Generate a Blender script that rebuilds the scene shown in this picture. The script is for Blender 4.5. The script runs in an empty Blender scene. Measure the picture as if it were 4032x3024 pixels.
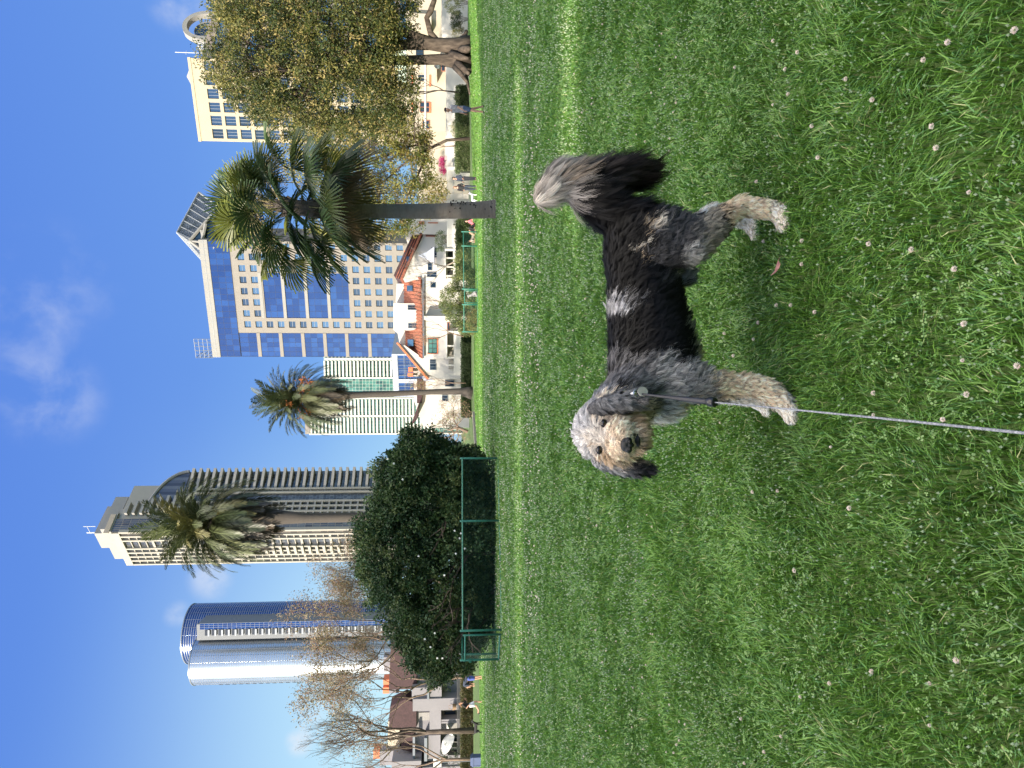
import bpy, bmesh, math, random
import numpy as np
from mathutils import Vector, Matrix, kdtree
R = math.radians
random.seed(7); rng = np.random.default_rng(7)
scene = bpy.context.scene
COL = scene.collection
# ------------------------------------------------------------------ camera, sky, sun, exposure
F = 2795.0; PITCH = R(4.26); EYE = 1.09
cam = bpy.data.objects.new('camera', bpy.data.cameras.new('camera')); COL.objects.link(cam)
cam.data.sensor_fit = 'HORIZONTAL'; cam.data.sensor_width = 36; cam.data.lens = F/4032*36
cam.data.clip_start = 0.05; cam.data.clip_end = 5000
cp, sp = math.cos(PITCH), math.sin(PITCH)
fwd = Vector((0, cp, -sp)); upv = Vector((0, sp, cp)); rgt = Vector((1, 0, 0))
# the photographer held the phone on its side: the picture's left is the world's up
m = Matrix((-upv, rgt, -fwd)).transposed().to_4x4(); m.translation = Vector((0, 0, EYE))
cam.matrix_world = m
scene.camera = cam
def W(x, y, d):
    """point of the place seen at photo position (x, y) when it stands d metres ahead"""
    a = (1512-y)/F; b = (2016-x)/F
    t = d/(cp+b*sp)
    return Vector((a*t, d, EYE+t*(-sp+b*cp)))
def WX(y, d): return W(1808, y, d).x
def WZ(x, d): return W(x, 1512, d).z

SUN_AZ = 222.0; SUN_EL = 18.0     # clockwise from +Y
sdir = Vector((math.sin(R(SUN_AZ))*math.cos(R(SUN_EL)), math.cos(R(SUN_AZ))*math.cos(R(SUN_EL)), math.sin(R(SUN_EL))))
sl = bpy.data.lights.new('sun', 'SUN'); sl.energy = 2.0; sl.angle = R(0.5); sl.color = (1, .9, .74)
so = bpy.data.objects.new('sun', sl); COL.objects.link(so); so.rotation_euler = sdir.to_track_quat('Z', 'Y').to_euler()
so.location = (-20, -20, 60)
world = bpy.data.worlds.new('World'); scene.world = world; world.use_nodes = True
nt = world.node_tree; nt.nodes.clear()
def wn(t, **k):
    n = nt.nodes.new(t)
    for a, b in k.items(): setattr(n, a, b)
    return n
out = wn('ShaderNodeOutputWorld'); bg = wn('ShaderNodeBackground'); bg.inputs[1].default_value = 0.15
sky = wn('ShaderNodeTexSky', sky_type='NISHITA', sun_disc=False, sun_elevation=R(SUN_EL), sun_rotation=R(SUN_AZ),
         altitude=0, air_density=1.2, dust_density=0.6, ozone_density=2.5)
tc = wn('ShaderNodeTexCoord')
# Nishita on the sun's side; away from the sun the air deepens to clear blue, paler towards the left horizon
def vmath(op, a, b=None):
    n = wn('ShaderNodeMath', operation=op)
    for i, q in enumerate((a, b)):
        if q is None: continue
        if isinstance(q, (int, float)): n.inputs[i].default_value = q
        else: nt.links.new(q, n.inputs[i])
    return n.outputs[0]
def smooth(v, lo, hi):
    n = wn('ShaderNodeMapRange', interpolation_type='SMOOTHSTEP'); n.inputs[1].default_value = lo; n.inputs[2].default_value = hi; nt.links.new(v, n.inputs[0]); return n.outputs[0]
def mixc(f, a, b, mode='MIX'):
    n = wn('ShaderNodeMix', data_type='RGBA', blend_type=mode)
    for i, q in ((0, f), (6, a), (7, b)):
        if isinstance(q, tuple): n.inputs[i].default_value = (*q, 1)
        elif isinstance(q, (int, float)): n.inputs[i].default_value = q
        else: nt.links.new(q, n.inputs[i])
    return n.outputs[2]
sep = wn('ShaderNodeSeparateXYZ'); nt.links.new(tc.outputs['Generated'], sep.inputs[0])
ramp = wn('ShaderNodeValToRGB'); nt.links.new(sep.outputs[2], ramp.inputs[0]); K = 1/(.15*2**2.35)
els = [(0, (.36, .64, .93)), (.09, (.30, .57, .92)), (.2, (.19, .41, .87)), (.34, (.145, .325, .82)), (.52, (.115, .27, .79)), (1, (.06, .17, .6))]
while len(ramp.color_ramp.elements) < len(els): ramp.color_ramp.elements.new(.5)
for e, (p, c) in zip(ramp.color_ramp.elements, els): e.position = p; e.color = (*c, 1)
rc = mixc(1.0, ramp.outputs[0], (K, K, K), 'MULTIPLY')
left = vmath('MULTIPLY', smooth(sep.outputs[0], .04, -.38), smooth(sep.outputs[2], .5, .02))
rc = mixc(left, rc, (.60*K, .90*K, 1.03*K))
back = mixc(.16, rc, sky.outputs[0])
col = mixc(smooth(sep.outputs[1], -.25, .25), back, rc)
# bright cloud added high overhead, out of view, to lift and neutralise the shade
n0 = wn('ShaderNodeTexNoise'); n0.inputs['Scale'].default_value = 3; n0.inputs['Detail'].default_value = 5; nt.links.new(tc.outputs['Generated'], n0.inputs['Vector'])
col = mixc(vmath('MULTIPLY', smooth(sep.outputs[2], .6, .78), smooth(n0.outputs['Fac'], .38, .55)), col, (9.0, 8.2, 7.0))
def dirv(x, y):
    v = (W(x, y, 100)-Vector((0, 0, EYE))).normalized(); return v
# thin clouds: soft noise inside a few patches of sky
nz = wn('ShaderNodeTexNoise'); nz.inputs['Scale'].default_value = 16; nz.inputs['Detail'].default_value = 7; nz.inputs['Roughness'].default_value = .55; nz.inputs['Distortion'].default_value = .15
nt.links.new(tc.outputs['Generated'], nz.inputs['Vector'])
def cloud(x, y, sx, amp, lo=.38, hi=.8):
    global col
    v = dirv(x, y)
    dist = wn('ShaderNodeVectorMath', operation='DISTANCE'); dist.inputs[1].default_value = v
    nt.links.new(tc.outputs['Generated'], dist.inputs[0])
    mr = wn('ShaderNodeMapRange', interpolation_type='SMOOTHSTEP'); mr.inputs[1].default_value = sx; mr.inputs[2].default_value = sx*.15; mr.inputs[3].default_value = 0; mr.inputs[4].default_value = amp
    nt.links.new(dist.outputs['Value'], mr.inputs[0])
    m2 = wn('ShaderNodeMapRange', interpolation_type='SMOOTHSTEP'); m2.inputs[1].default_value = lo; m2.inputs[2].default_value = hi
    nt.links.new(nz.outputs['Fac'], m2.inputs[0])
    mu = wn('ShaderNodeMath', operation='MULTIPLY'); nt.links.new(mr.outputs[0], mu.inputs[0]); nt.links.new(m2.outputs[0], mu.inputs[1])
    mx = wn('ShaderNodeMix', data_type='RGBA'); nt.links.new(mu.outputs[0], mx.inputs[0]); nt.links.new(col, mx.inputs[6])
    mx.inputs[7].default_value = (1.1, 1.15, 1.25, 1)
    col = mx.outputs[2]
for c in ((190, 1130, .095, .25), (200, 1570, .07, .42), (70, 1350, .08, .2), (1180, 2920, .022, .8, .35, .6), (1235, 2790, .03, .5), (835, 2275, .035, .6, .35, .7), (700, 10, .04, .7), (700, 2420, .02, .7)):
    cloud(*c)
nt.links.new(col, bg.inputs[0]); nt.links.new(bg.outputs[0], out.inputs[0])
scene.view_settings.view_transform = 'Standard'; scene.view_settings.look = 'None'
scene.view_settings.exposure = 2.35; scene.view_settings.gamma = 1
scene.cycles.max_bounces = 6; scene.cycles.transparent_max_bounces = 8

# ------------------------------------------------------------------ helpers
def tag(o, label=None, cat=None, group=None, kind=None):
    if label: o['label'] = label
    if cat: o['category'] = cat
    if group: o['group'] = group
    if kind: o['kind'] = kind
    return o
def thing(name, label, cat, loc=(0, 0, 0), rz=0, group=None):
    o = bpy.data.objects.new(name, None); COL.objects.link(o); o.empty_display_size = .2
    o.location = loc; o.rotation_euler = (0, 0, rz)
    return tag(o, label, cat, group)
def copy_tree(o, parent=None):
    c = o.copy(); COL.objects.link(c)
    if parent: c.parent = parent
    for ch in list(o.children): copy_tree(ch, c)
    return c
MATS = {}
def mat(name, color, rough=.7, var=.12, scale=3, bump=0, metal=0, spec=.5, attr=None, trans=0, bscale=None, color2=None, detail=6, stretch=None, emit=None):
    if name in MATS: return MATS[name]
    M = bpy.data.materials.new(name); M.use_nodes = True; n = M.node_tree; N = n.nodes
    b = N['Principled BSDF']; b.inputs['Roughness'].default_value = rough; b.inputs['Metallic'].default_value = metal
    b.inputs['Specular IOR Level'].default_value = spec
    tcn = N.new('ShaderNodeTexCoord'); src = tcn.outputs['Object']
    if stretch:
        mp = N.new('ShaderNodeMapping'); mp.inputs['Scale'].default_value = stretch; n.links.new(src, mp.inputs[0]); src = mp.outputs[0]
    no = N.new('ShaderNodeTexNoise'); no.inputs['Scale'].default_value = scale; no.inputs['Detail'].default_value = detail; no.inputs['Roughness'].default_value = .6
    n.links.new(src, no.inputs['Vector'])
    if attr:
        at = N.new('ShaderNodeAttribute'); at.attribute_name = attr; base = at.outputs['Color']
    else:
        rgb = N.new('ShaderNodeRGB'); rgb.outputs[0].default_value = (*color, 1); base = rgb.outputs[0]
    if color2:
        rp = N.new('ShaderNodeMapRange'); rp.inputs[1].default_value = .4; rp.inputs[2].default_value = .62; n.links.new(no.outputs['Fac'], rp.inputs[0])
        mx = N.new('ShaderNodeMix'); mx.data_type = 'RGBA'; n.links.new(rp.outputs[0], mx.inputs[0]); n.links.new(base, mx.inputs[6]); mx.inputs[7].default_value = (*color2, 1); base = mx.outputs[2]
    mr = N.new('ShaderNodeMapRange'); mr.inputs[1].default_value = .25; mr.inputs[2].default_value = .75; mr.inputs[3].default_value = 1-var; mr.inputs[4].default_value = 1+var
    n.links.new(no.outputs['Fac'], mr.inputs[0])
    hs = N.new('ShaderNodeHueSaturation'); n.links.new(mr.outputs[0], hs.inputs['Value']); n.links.new(base, hs.inputs['Color'])
    n.links.new(hs.outputs[0], b.inputs['Base Color'])
    if bump:
        n2 = N.new('ShaderNodeTexNoise'); n2.inputs['Scale'].default_value = bscale or scale*6; n2.inputs['Detail'].default_value = 5; n.links.new(src, n2.inputs['Vector'])
        bp = N.new('ShaderNodeBump'); bp.inputs['Strength'].default_value = bump; bp.inputs['Distance'].default_value = .02; n.links.new(n2.outputs['Fac'], bp.inputs['Height']); n.links.new(bp.outputs[0], b.inputs['Normal'])
    if trans:
        tr = N.new('ShaderNodeBsdfTranslucent'); n.links.new(hs.outputs[0], tr.inputs[0]); ms = N.new('ShaderNodeMixShader'); ms.inputs[0].default_value = trans
        n.links.new(b.outputs[0], ms.inputs[1]); n.links.new(tr.outputs[0], ms.inputs[2]); n.links.new(ms.outputs[0], N['Material Output'].inputs[0])
    if emit:
        b.inputs['Emission Color'].default_value = (*emit[0], 1); b.inputs['Emission Strength'].default_value = emit[1]
    MATS[name] = M; return M

def mesh_np(name, V, faces, mats, parent=None, cols=None, smooth=False, normals=None, mi=None):
    """faces: list of (array k x n) of equal sized polygons"""
    me = bpy.data.meshes.new(name)
    V = np.asarray(V, dtype=np.float32)
    loops = np.concatenate([f.ravel() for f in faces]).astype(np.int32)
    cnt = np.concatenate([np.full(len(f), f.shape[1], np.int32) for f in faces])
    st = np.concatenate([[0], np.cumsum(cnt)[:-1]]).astype(np.int32)
    me.vertices.add(len(V)); me.vertices.foreach_set('co', V.ravel())
    me.loops.add(len(loops)); me.loops.foreach_set('vertex_index', loops)
    me.polygons.add(len(cnt)); me.polygons.foreach_set('loop_start', st)
    me.polygons.foreach_set('use_smooth', np.full(len(cnt), smooth))
    if mi is not None: me.polygons.foreach_set('material_index', np.asarray(mi, np.int32))
    me.update(calc_edges=True)
    if cols is not None:
        a = me.color_attributes.new('col', 'FLOAT_COLOR', 'POINT')
        c = np.ones((len(V), 4), np.float32); c[:, :3] = cols; a.data.foreach_set('color', c.ravel())
    if normals is not None:
        me.normals_split_custom_set_from_vertices(np.asarray(normals, np.float32))
    for mm in mats: me.materials.append(mm)
    o = bpy.data.objects.new(name, me); COL.objects.link(o)
    if parent: o.parent = parent
    return o

class MB:
    def __init__(s): s.v = []; s.f = []; s.m = []; s.T = Matrix.Identity(4); s.sm = False
    def add(s, vs, fs, m=0):
        k = len(s.v); s.v += [tuple(s.T @ Vector(v)) for v in vs]
        s.f += [tuple(k+i for i in f) for f in fs]; s.m += [m]*len(fs); return s
    def box(s, x0, x1, y0, y1, z0, z1, m=0):
        return s.add([(x0, y0, z0), (x1, y0, z0), (x1, y1, z0), (x0, y1, z0), (x0, y0, z1), (x1, y0, z1), (x1, y1, z1), (x0, y1, z1)],
                     [(0, 3, 2, 1), (4, 5, 6, 7), (0, 1, 5, 4), (1, 2, 6, 5), (2, 3, 7, 6), (3, 0, 4, 7)], m)
    def prism(s, poly, y0, y1, m=0):
        """poly: (x, z) points seen from the front, counter-clockwise; extruded along y"""
        a = sum(poly[i][0]*poly[(i+1) % len(poly)][1]-poly[(i+1) % len(poly)][0]*poly[i][1] for i in range(len(poly)))
        if a < 0: poly = poly[::-1]
        n = len(poly)
        vs = [(x, y0, z) for x, z in poly]+[(x, y1, z) for x, z in poly]
        fs = [tuple(range(n)), tuple(range(2*n-1, n-1, -1))]+[(i, n+i, n+(i+1) % n, (i+1) % n) for i in range(n)]
        return s.add(vs, fs, m)
    def tube(s, pts, rad, n=8, m=0, cap=True):
        pts = [Vector(p) for p in pts]; k = len(pts)
        if not hasattr(rad, '__len__'): rad = [rad]*k
        vs = []; prev = None
        for i, p in enumerate(pts):
            t = (pts[min(i+1, k-1)]-pts[max(i-1, 0)]).normalized()
            if t.length < 1e-6: t = Vector((0, 0, 1))
            u = prev if prev is not None else (Vector((1, 0, 0)) if abs(t.x) < .8 else Vector((0, 1, 0)))
            u = (u-t*u.dot(t)).normalized(); prev = u; w = t.cross(u)
            for j in range(n):
                a = 2*math.pi*j/n; vs.append(p+(u*math.cos(a)+w*math.sin(a))*rad[i])
        fs = [(i*n+j, i*n+(j+1) % n, (i+1)*n+(j+1) % n, (i+1)*n+j) for i in range(k-1) for j in range(n)]
        if cap: fs += [tuple(range(n-1, -1, -1)), tuple(range((k-1)*n, k*n))]
        return s.add(vs, fs, m)
    def ell(s, c, r, m=0, nu=10, nv=7, rot=None):
        c = Vector(c); vs = []; r = r if hasattr(r, '__len__') else (r, r, r)
        for i in range(nv+1):
            ph = math.pi*i/nv
            for j in range(nu):
                a = 2*math.pi*j/nu; v = Vector((r[0]*math.sin(ph)*math.cos(a), r[1]*math.sin(ph)*math.sin(a), r[2]*math.cos(ph)))
                vs.append(c+(rot @ v if rot else v))
        return s.add(vs, [(i*nu+j, (i+1)*nu+j, (i+1)*nu+(j+1) % nu, i*nu+(j+1) % nu) for i in range(nv) for j in range(nu)], m)
    def build(s, name, mats, parent=None, smooth=False, label=None):
        me = bpy.data.meshes.new(name); me.from_pydata(s.v, [], s.f)
        for mm in (mats if isinstance(mats, (list, tuple)) else [mats]): me.materials.append(mm)
        me.polygons.foreach_set('material_index', s.m)
        if smooth: me.polygons.foreach_set('use_smooth', [True]*len(me.polygons))
        me.update(); o = bpy.data.objects.new(name, me); COL.objects.link(o)
        if parent: o.parent = parent
        if label: o['label'] = label
        return o

# ------------------------------------------------------------------ lie of the land
GD = np.array([0, 25, 35, 50, 65, 80, 140, 1500.]); GU = np.array([-.5, -.25, 0, .25, .5])
GZ = np.array([[0, 0, 0, 0, 0], [0, 0, 0, 0, 0], [-.15, -.1, -.05, -.05, .05], [-.55, -.45, -.3, -.22, .3], [-.75, -.6, -.15, -.15, .3], [-.5, -.35, -.12, -.1, .1], [-.5]*5, [-6]*5])
def gz(x, y):
    x = np.asarray(x, float); y = np.asarray(y, float); u = np.clip(x/np.maximum(y, 5.), -.5, .5)
    iu = np.clip(np.searchsorted(GU, u)-1, 0, 3); fu = (u-GU[iu])/.25
    d = np.clip(y, 0, 1499); idd = np.clip(np.searchsorted(GD, d)-1, 0, len(GD)-2); fd = (d-GD[idd])/(GD[idd+1]-GD[idd]); fd = fd*fd*(3-2*fd)
    a = GZ[idd, iu]*(1-fu)+GZ[idd, iu+1]*fu; b = GZ[idd+1, iu]*(1-fu)+GZ[idd+1, iu+1]*fu
    return a*(1-fd)+b*fd
def gp(x, y, dz=0): return Vector((x, y, float(gz(x, y))+dz))
def gat(yimg, d, dz=0): return gp(WX(yimg, d), d, dz)
def vnoise(x, y, s, seed=0):
    r = np.random.default_rng(seed); t = 0
    for k in range(6):
        a = r.uniform(0, 6.28); f = s*r.uniform(.6, 1.8); t = t+np.sin(x*f*math.cos(a)+y*f*math.sin(a)+r.uniform(0, 6.28))
    return t/3.
# ------------------------------------------------------------------ ground and lawn
ys = np.concatenate([np.linspace(-80, 20, 30), np.linspace(22, 100, 60), np.array([110, 130, 160, 200, 300, 450, 700, 1100, 1500, 2200.])])
xs = np.concatenate([np.array([-1800, -1100, -700, -400, -250, -160.]), np.linspace(-110, 110, 90), np.array([160, 250, 400, 700, 1100, 1800.])])
X, Y = np.meshgrid(xs, ys); Z = gz(X, Y)-.004
nx, ny = len(xs), len(ys); V = np.stack([X, Y, Z], -1).reshape(-1, 3)
I = np.arange(nx*ny).reshape(ny, nx); q = np.stack([I[:-1, :-1], I[:-1, 1:], I[1:, 1:], I[1:, :-1]], -1).reshape(-1, 4)
lawnM = mat('lawn_ground', (.06, .11, .02), .9, .35, 2.2, .8, bscale=40, color2=(.045, .085, .015), detail=10)
o = mesh_np('ground', V, [q], [lawnM], smooth=True); tag(o, 'open park lawn running from the dog to the far hedges', 'lawn', kind='structure')

grassM = mat('grass_blade', (.1, .2, .03), .42, .1, 20, attr='col', trans=.28, spec=.55)
PAWS = [W(3100, 1605, 2.23), W(3010, 1590, 2.43), W(3075, 850, 2.31), W(2965, 900, 2.53)]
def blades(n, d0, d1, seed):
    r = np.random.default_rng(seed)
    # density falls with distance so that blades keep about the same size in view
    g = np.linspace(d0, d1, 4000); rho = np.minimum(1, (2.6/g)**1.6)*(1.16*g+2.6); c = np.cumsum(rho); c /= c[-1]
    y = np.interp(r.random(n), c, g); hw = .58*y+1.3; x = r.uniform(-1, 1, n)*hw
    keep = np.ones(n, bool)
    h = r.uniform(.028, .056, n)*(1+.16*vnoise(x, y, 3.2, 1)+.18*vnoise(x, y, 9, 2))*np.minimum(1.35, 1+y/60)
    for p in PAWS:
        dd = np.hypot(x-p.x, y-p.y); h *= np.clip(.35+dd/.14, .35, 1)
    w = r.uniform(.0013, .0026, n)*np.maximum(1, (y/2.4))**.95
    z = gz(x, y)
    lean = r.normal(0, .46, (n, 2)) + .2*np.stack([vnoise(x, y, 5, 3), vnoise(x, y, 5, 4)], 1)+.45*np.stack([vnoise(x, y, 22, 5), vnoise(x, y, 22, 6)], 1)
    lean *= h[:, None]*.9
    a = r.uniform(0, math.pi, n); wd = np.stack([np.cos(a), np.sin(a), 0*a], 1)*w[:, None]
    B = np.stack([x, y, z-.004], 1); L = np.concatenate([lean, np.zeros((n, 1))], 1); U = np.array([0, 0, 1.])
    p1 = B+L*.28+U*(h*.62)[:, None]; p2 = B+L*1.0+U*(h*r.uniform(.65, 1.05, n))[:, None]
    V = np.stack([B-wd, B+wd, p1-wd*.8, p1+wd*.8, p2], 1).reshape(-1, 3)
    i = np.arange(n)*5
    Q = np.stack([i, i+1, i+3, i+2], 1); T = np.stack([i+2, i+3, i+4], 1)
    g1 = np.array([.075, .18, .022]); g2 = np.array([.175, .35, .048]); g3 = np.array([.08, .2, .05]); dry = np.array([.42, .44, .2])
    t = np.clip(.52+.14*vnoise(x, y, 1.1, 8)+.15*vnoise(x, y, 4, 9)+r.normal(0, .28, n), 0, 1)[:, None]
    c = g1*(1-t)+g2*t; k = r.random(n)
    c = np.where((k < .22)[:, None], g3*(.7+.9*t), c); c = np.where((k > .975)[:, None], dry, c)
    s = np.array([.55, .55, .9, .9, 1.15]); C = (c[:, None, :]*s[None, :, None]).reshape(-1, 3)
    nr = np.stack([L[:, 0]*2, L[:, 1]*2, h*1.6], 1); nr /= np.linalg.norm(nr, axis=1)[:, None]
    return V, Q, T, C
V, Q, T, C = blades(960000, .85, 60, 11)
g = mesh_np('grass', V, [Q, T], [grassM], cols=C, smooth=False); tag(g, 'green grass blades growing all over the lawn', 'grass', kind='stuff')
# clover leaves and pale seed heads between the blades
def clover(n, seed):
    r = np.random.default_rng(seed); g = np.linspace(.95, 22, 3000); rho = np.minimum(1, (3./g)**1.6)*(1.16*g+.8); c = np.cumsum(rho); c /= c[-1]
    y = np.interp(r.random(n), c, g); x = r.uniform(-1, 1, n)*(.57*y+1.1)
    k = vnoise(x, y, 2.5, 21)+.5*vnoise(x, y, 7, 22)+r.normal(0, .35, n) > .25; x = x[k]; y = y[k]; n = len(x)
    z = gz(x, y)+r.uniform(.02, .05, n); s = r.uniform(.003, .006, n)*np.maximum(1, y/3.2)**.8; a0 = r.uniform(0, 6.28, n); Vs = []; 
    tilt = r.normal(0, .35, (n, 2))
    for j in range(3):
        for (rr, da) in ((.12, 0), (1, -.62), (1.45, 0), (1, .62)):
            a = a0+j*2.094+da; dx = np.cos(a)*rr*s; dy = np.sin(a)*rr*s
            Vs.append(np.stack([x+dx, y+dy, z+dx*tilt[:, 0]+dy*tilt[:, 1]], 1))
    V = np.stack(Vs, 1).reshape(-1, 3); i = np.arange(n)[:, None]*12+np.arange(3)[None]*4; i = i.ravel()
    Q = np.stack([i, i+1, i+2, i+3], 1)
    t = r.random(n)[:, None]; c = np.array([.1, .22, .05])*(1-t)+np.array([.24, .38, .13])*t
    return V, Q, np.repeat(c, 12, 0)
V, Q, C = clover(85000, 31)
c = mesh_np('clover', V, [Q], [grassM], cols=C); tag(c, 'small clover leaves mixed into the grass', 'clover', kind='stuff')
def seeds(n, seed):
    r = np.random.default_rng(seed); g = np.linspace(1.0, 30, 3000); rho = np.minimum(1, (3/g)**1.7)*(1.16*g+.8); c = np.cumsum(rho); c /= c[-1]
    y = np.interp(r.random(n), c, g); x = r.uniform(-1, 1, n)*(.57*y+1.1)
    k = vnoise(x, y, 3.5, 41)+.5*vnoise(x, y, 9, 42)+r.normal(0, .5, n) > .15; x = x[k]; y = y[k]; n = len(x)
    z = gz(x, y)+r.uniform(.03, .062, n); s = r.uniform(.0018, .0036, n)*np.maximum(1, y/2.8)**.8
    P = np.stack([x, y, z], 1); O = [np.array(v) for v in ((1, 0, 0), (0, 1, 0), (-1, 0, 0), (0, -1, 0), (0, 0, 1.8), (0, 0, -1.8))]
    V = np.stack([P+o_*s[:, None] for o_ in O], 1).reshape(-1, 3); i = np.arange(n)*6
    T = np.concatenate([np.stack([i+a, i+b, i+4], 1) for a, b in ((0, 1), (1, 2), (2, 3), (3, 0))]+[np.stack([i+b, i+a, i+5], 1) for a, b in ((0, 1), (1, 2), (2, 3), (3, 0))])
    t = r.random(n)[:, None]; c = np.array([.3, .4, .2])*(1-t)+np.array([.5, .58, .4])*t
    return V, T, np.repeat(c, 6, 0)
V, T, C = seeds(62000, 51)
c = mesh_np('grass_seed_heads', V, [T], [grassM], cols=C); tag(c, 'tiny pale grass seed heads standing in the lawn', 'seed heads', kind='stuff')

# white clover flowers: every one in view up close is a thing
petalM = mat('clover_petal', (.8, .75, .68), .6, .15, 60, trans=.25, color2=(.78, .62, .58)); stemM = mat('stem_green', (.09, .2, .04), .6)
def flower_mesh():
    r = random.Random(3); b = MB()
    for k in range(46):
        th = math.acos(1-1.55*(k+.5)/46); ph = k*2.39996
        d = Vector((math.sin(th)*math.cos(ph), math.sin(th)*math.sin(ph), math.cos(th))); s = d.cross(Vector((0, 0, 1))).normalized() if th > .1 else Vector((1, 0, 0)); w = s*.0016
        c0 = d*.003; tip = d*r.uniform(.0085, .0115)+Vector((0, 0, .001)); mid = (c0+tip)/2+Vector((0, 0, .001))
        b.add([c0, mid+w, tip, mid-w], [(0, 1, 2, 3)])
    return b
fm = flower_mesh()
proto = thing('clover_flower', 'white clover flower', 'flower')
fm.build('flower_head', petalM, proto)
sb = MB(); sb.tube([(0, 0, -.055), (.002, 0, -.02), (0, 0, 0)], .0009, 4); sb.build('stem', stemM, proto)
def ground_hit(x, y, z=.05):
    a = (1512-y)/F; b = (2016-x)/F; dy = cp+b*sp; dz = -sp+b*cp; t = (z-EYE)/dz
    return Vector((a*t, dy*t, z))
big = [(3990, 118), (3742, 167), (3635, 585 if 0 else 235), (3338, 311), (3135, 205), (3085, 272), (3104, 370), (3050, 160), (3427, 392), (3665, 497), (3687, 582), (3590, 982), (3753, 1058), (3415, 960), (3158, 1040), (3206, 1228), (3118, 1202), (3058, 1202), (2857, 1312), (2965, 1335), (2888, 1400), (2982, 1270), (3805, 1275), (3800, 1553), (3998, 1440), (2967, 1937), (3005, 950), (3160, 948), (3225, 620), (3190, 495), (2978, 715), (3427, 2645), (3010, 2960), (2915, 2830), (3275, 2690), (2930, 3005), (3760, 2600), (2340, 1270), (2375, 1405), (2302, 1025), (2895, 265), (2985, 715)]
special = {(3590, 982): 'white clover flower below the pink leaf, nearly level with the dog hips', (3998, 1440): 'clover flower in thick grass between the leash end and the pink tinted flowers',
    (3990, 118): 'clover flower nearest the lower right corner of the upright picture', (3742, 167): 'clover flower just inside from the one at the lower right corner', (3753, 1058): 'clover flower nearest the camera straight below the pink leaf',
    (3158, 1040): 'clover flower right beside the pink fallen leaf', (3058, 1202): 'clover flower under the belly side of the dog, below the groin', (2857, 1312): 'clover flower closest behind the front leg under the dog chest', (2965, 1335): 'second clover flower behind the front leg, lower than the first',
    (3005, 950): 'clover flower beside the far hind paw of the dog', (3800, 1553): 'clover flower left of the leash end near the bottom', (2967, 1937): 'lone clover flower left of the dog front paw', (3998, 1440): 'clover flower in thick grass just right of the leash end', (3427, 2645): 'clover flower in the lower left stretch of lawn', (3760, 2600): 'clover flower nearest the camera at the lower left', (2302, 1025): 'clover flower seen just above the dog back near the rump'}
first = True; nf = 0
pts = [(a, b, .72) for a, b in big]
r = random.Random(5)
while len(pts) < 290:
    d = 1.3*(16/1.3)**r.random(); yy = r.uniform(30, 3000); p = Vector((WX(yy, d), d, .05))
    v = vnoise(np.array([p.x]), np.array([p.y]), 1.6, 61)[0]
    if v+r.gauss(0, .5) < .1+ .0*d: continue
    if d < 3.2 and r.random() < .8: continue
    pts.append((p, None, r.uniform(.45, .75) if d < 5 else r.uniform(.6, 1.1)))
for a, b, s in pts:
    if b is None and not isinstance(a, Vector): continue
    p = ground_hit(a, b, .05) if b is not None else a
    if math.hypot(p.x-.25, p.y-2.35) < .42 and b is None: continue
    o = proto if first else copy_tree(proto); first = False
    o.location = (p.x, p.y, float(gz(p.x, p.y))+.048+r.uniform(-.004, .008)); o.rotation_euler = (r.uniform(-.25, .25), r.uniform(-.25, .25), r.uniform(0, 6.28)); o.scale = (s,)*3
    tag(o, (special.get((a, b)) if b is not None else None) or ('white and faintly pink clover flower scattered in the lawn grass'), 'flower', 'clover flowers scattered over the lawn')
def far_flowers(n):
    r = np.random.default_rng(77); y = 9*(42/9)**r.random(n); x = r.uniform(-.58, .58, n)*y
    k = vnoise(x, y, .7, 71)+.6*vnoise(x, y, 2, 72)+r.normal(0, .3, n)-.6*(x/y) > .3; x = x[k]; y = y[k]; n = len(x)
    z = gz(x, y)+.055; s = r.uniform(.008, .014, n)*np.maximum(1, y/12)**.5
    P = np.stack([x, y, z], 1); O = [np.array(v) for v in ((1, 0, 0), (0, 1, 0), (-1, 0, 0), (0, -1, 0), (0, 0, 1), (0, 0, -1))]
    V = np.stack([P+o_*s[:, None] for o_ in O], 1).reshape(-1, 3); i = np.arange(n)*6
    T = np.concatenate([np.stack([i+a, i+b, i+4], 1) for a, b in ((0, 1), (1, 2), (2, 3), (3, 0))]+[np.stack([i+b, i+a, i+5], 1) for a, b in ((0, 1), (1, 2), (2, 3), (3, 0))])
    return V, T
V, T = far_flowers(4200)
c = mesh_np('far_clover_flowers', V, [T], [petalM]); tag(c, 'white specks of clover flowers far out on the lawn', 'flowers', kind='stuff')
# fallen leaf by the hind paw
lb = MB(); p = ground_hit(3060, 1058, .045)
outline = [(0, -1), (.35, -.5), (.62, -.05), (.3, .25), (.42, .7), (0, 1.1), (-.25, .6), (-.62, .2), (-.45, -.4)]
vs = [(x*.028, y*.03, .006*math.sin(3*x)+.008*y*y) for x, y in outline]+[(0, 0, -.003)]
lb.add(vs, [(i, (i+1) % 9, 9) for i in range(9)]); lb.tube([(0, -.03, .008), (.003, -.045, .006)], .0009, 4)
lf = lb.build('fallen_leaf', mat('dry_leaf', (.36, .16, .15), .6, .25, 60, trans=.2, color2=(.5, .25, .22))); lf.location = p; lf.rotation_euler = (.5, .25, 1.9)
tag(lf, 'dusky pink fallen leaf lying in the grass below the dog', 'leaf')
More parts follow.
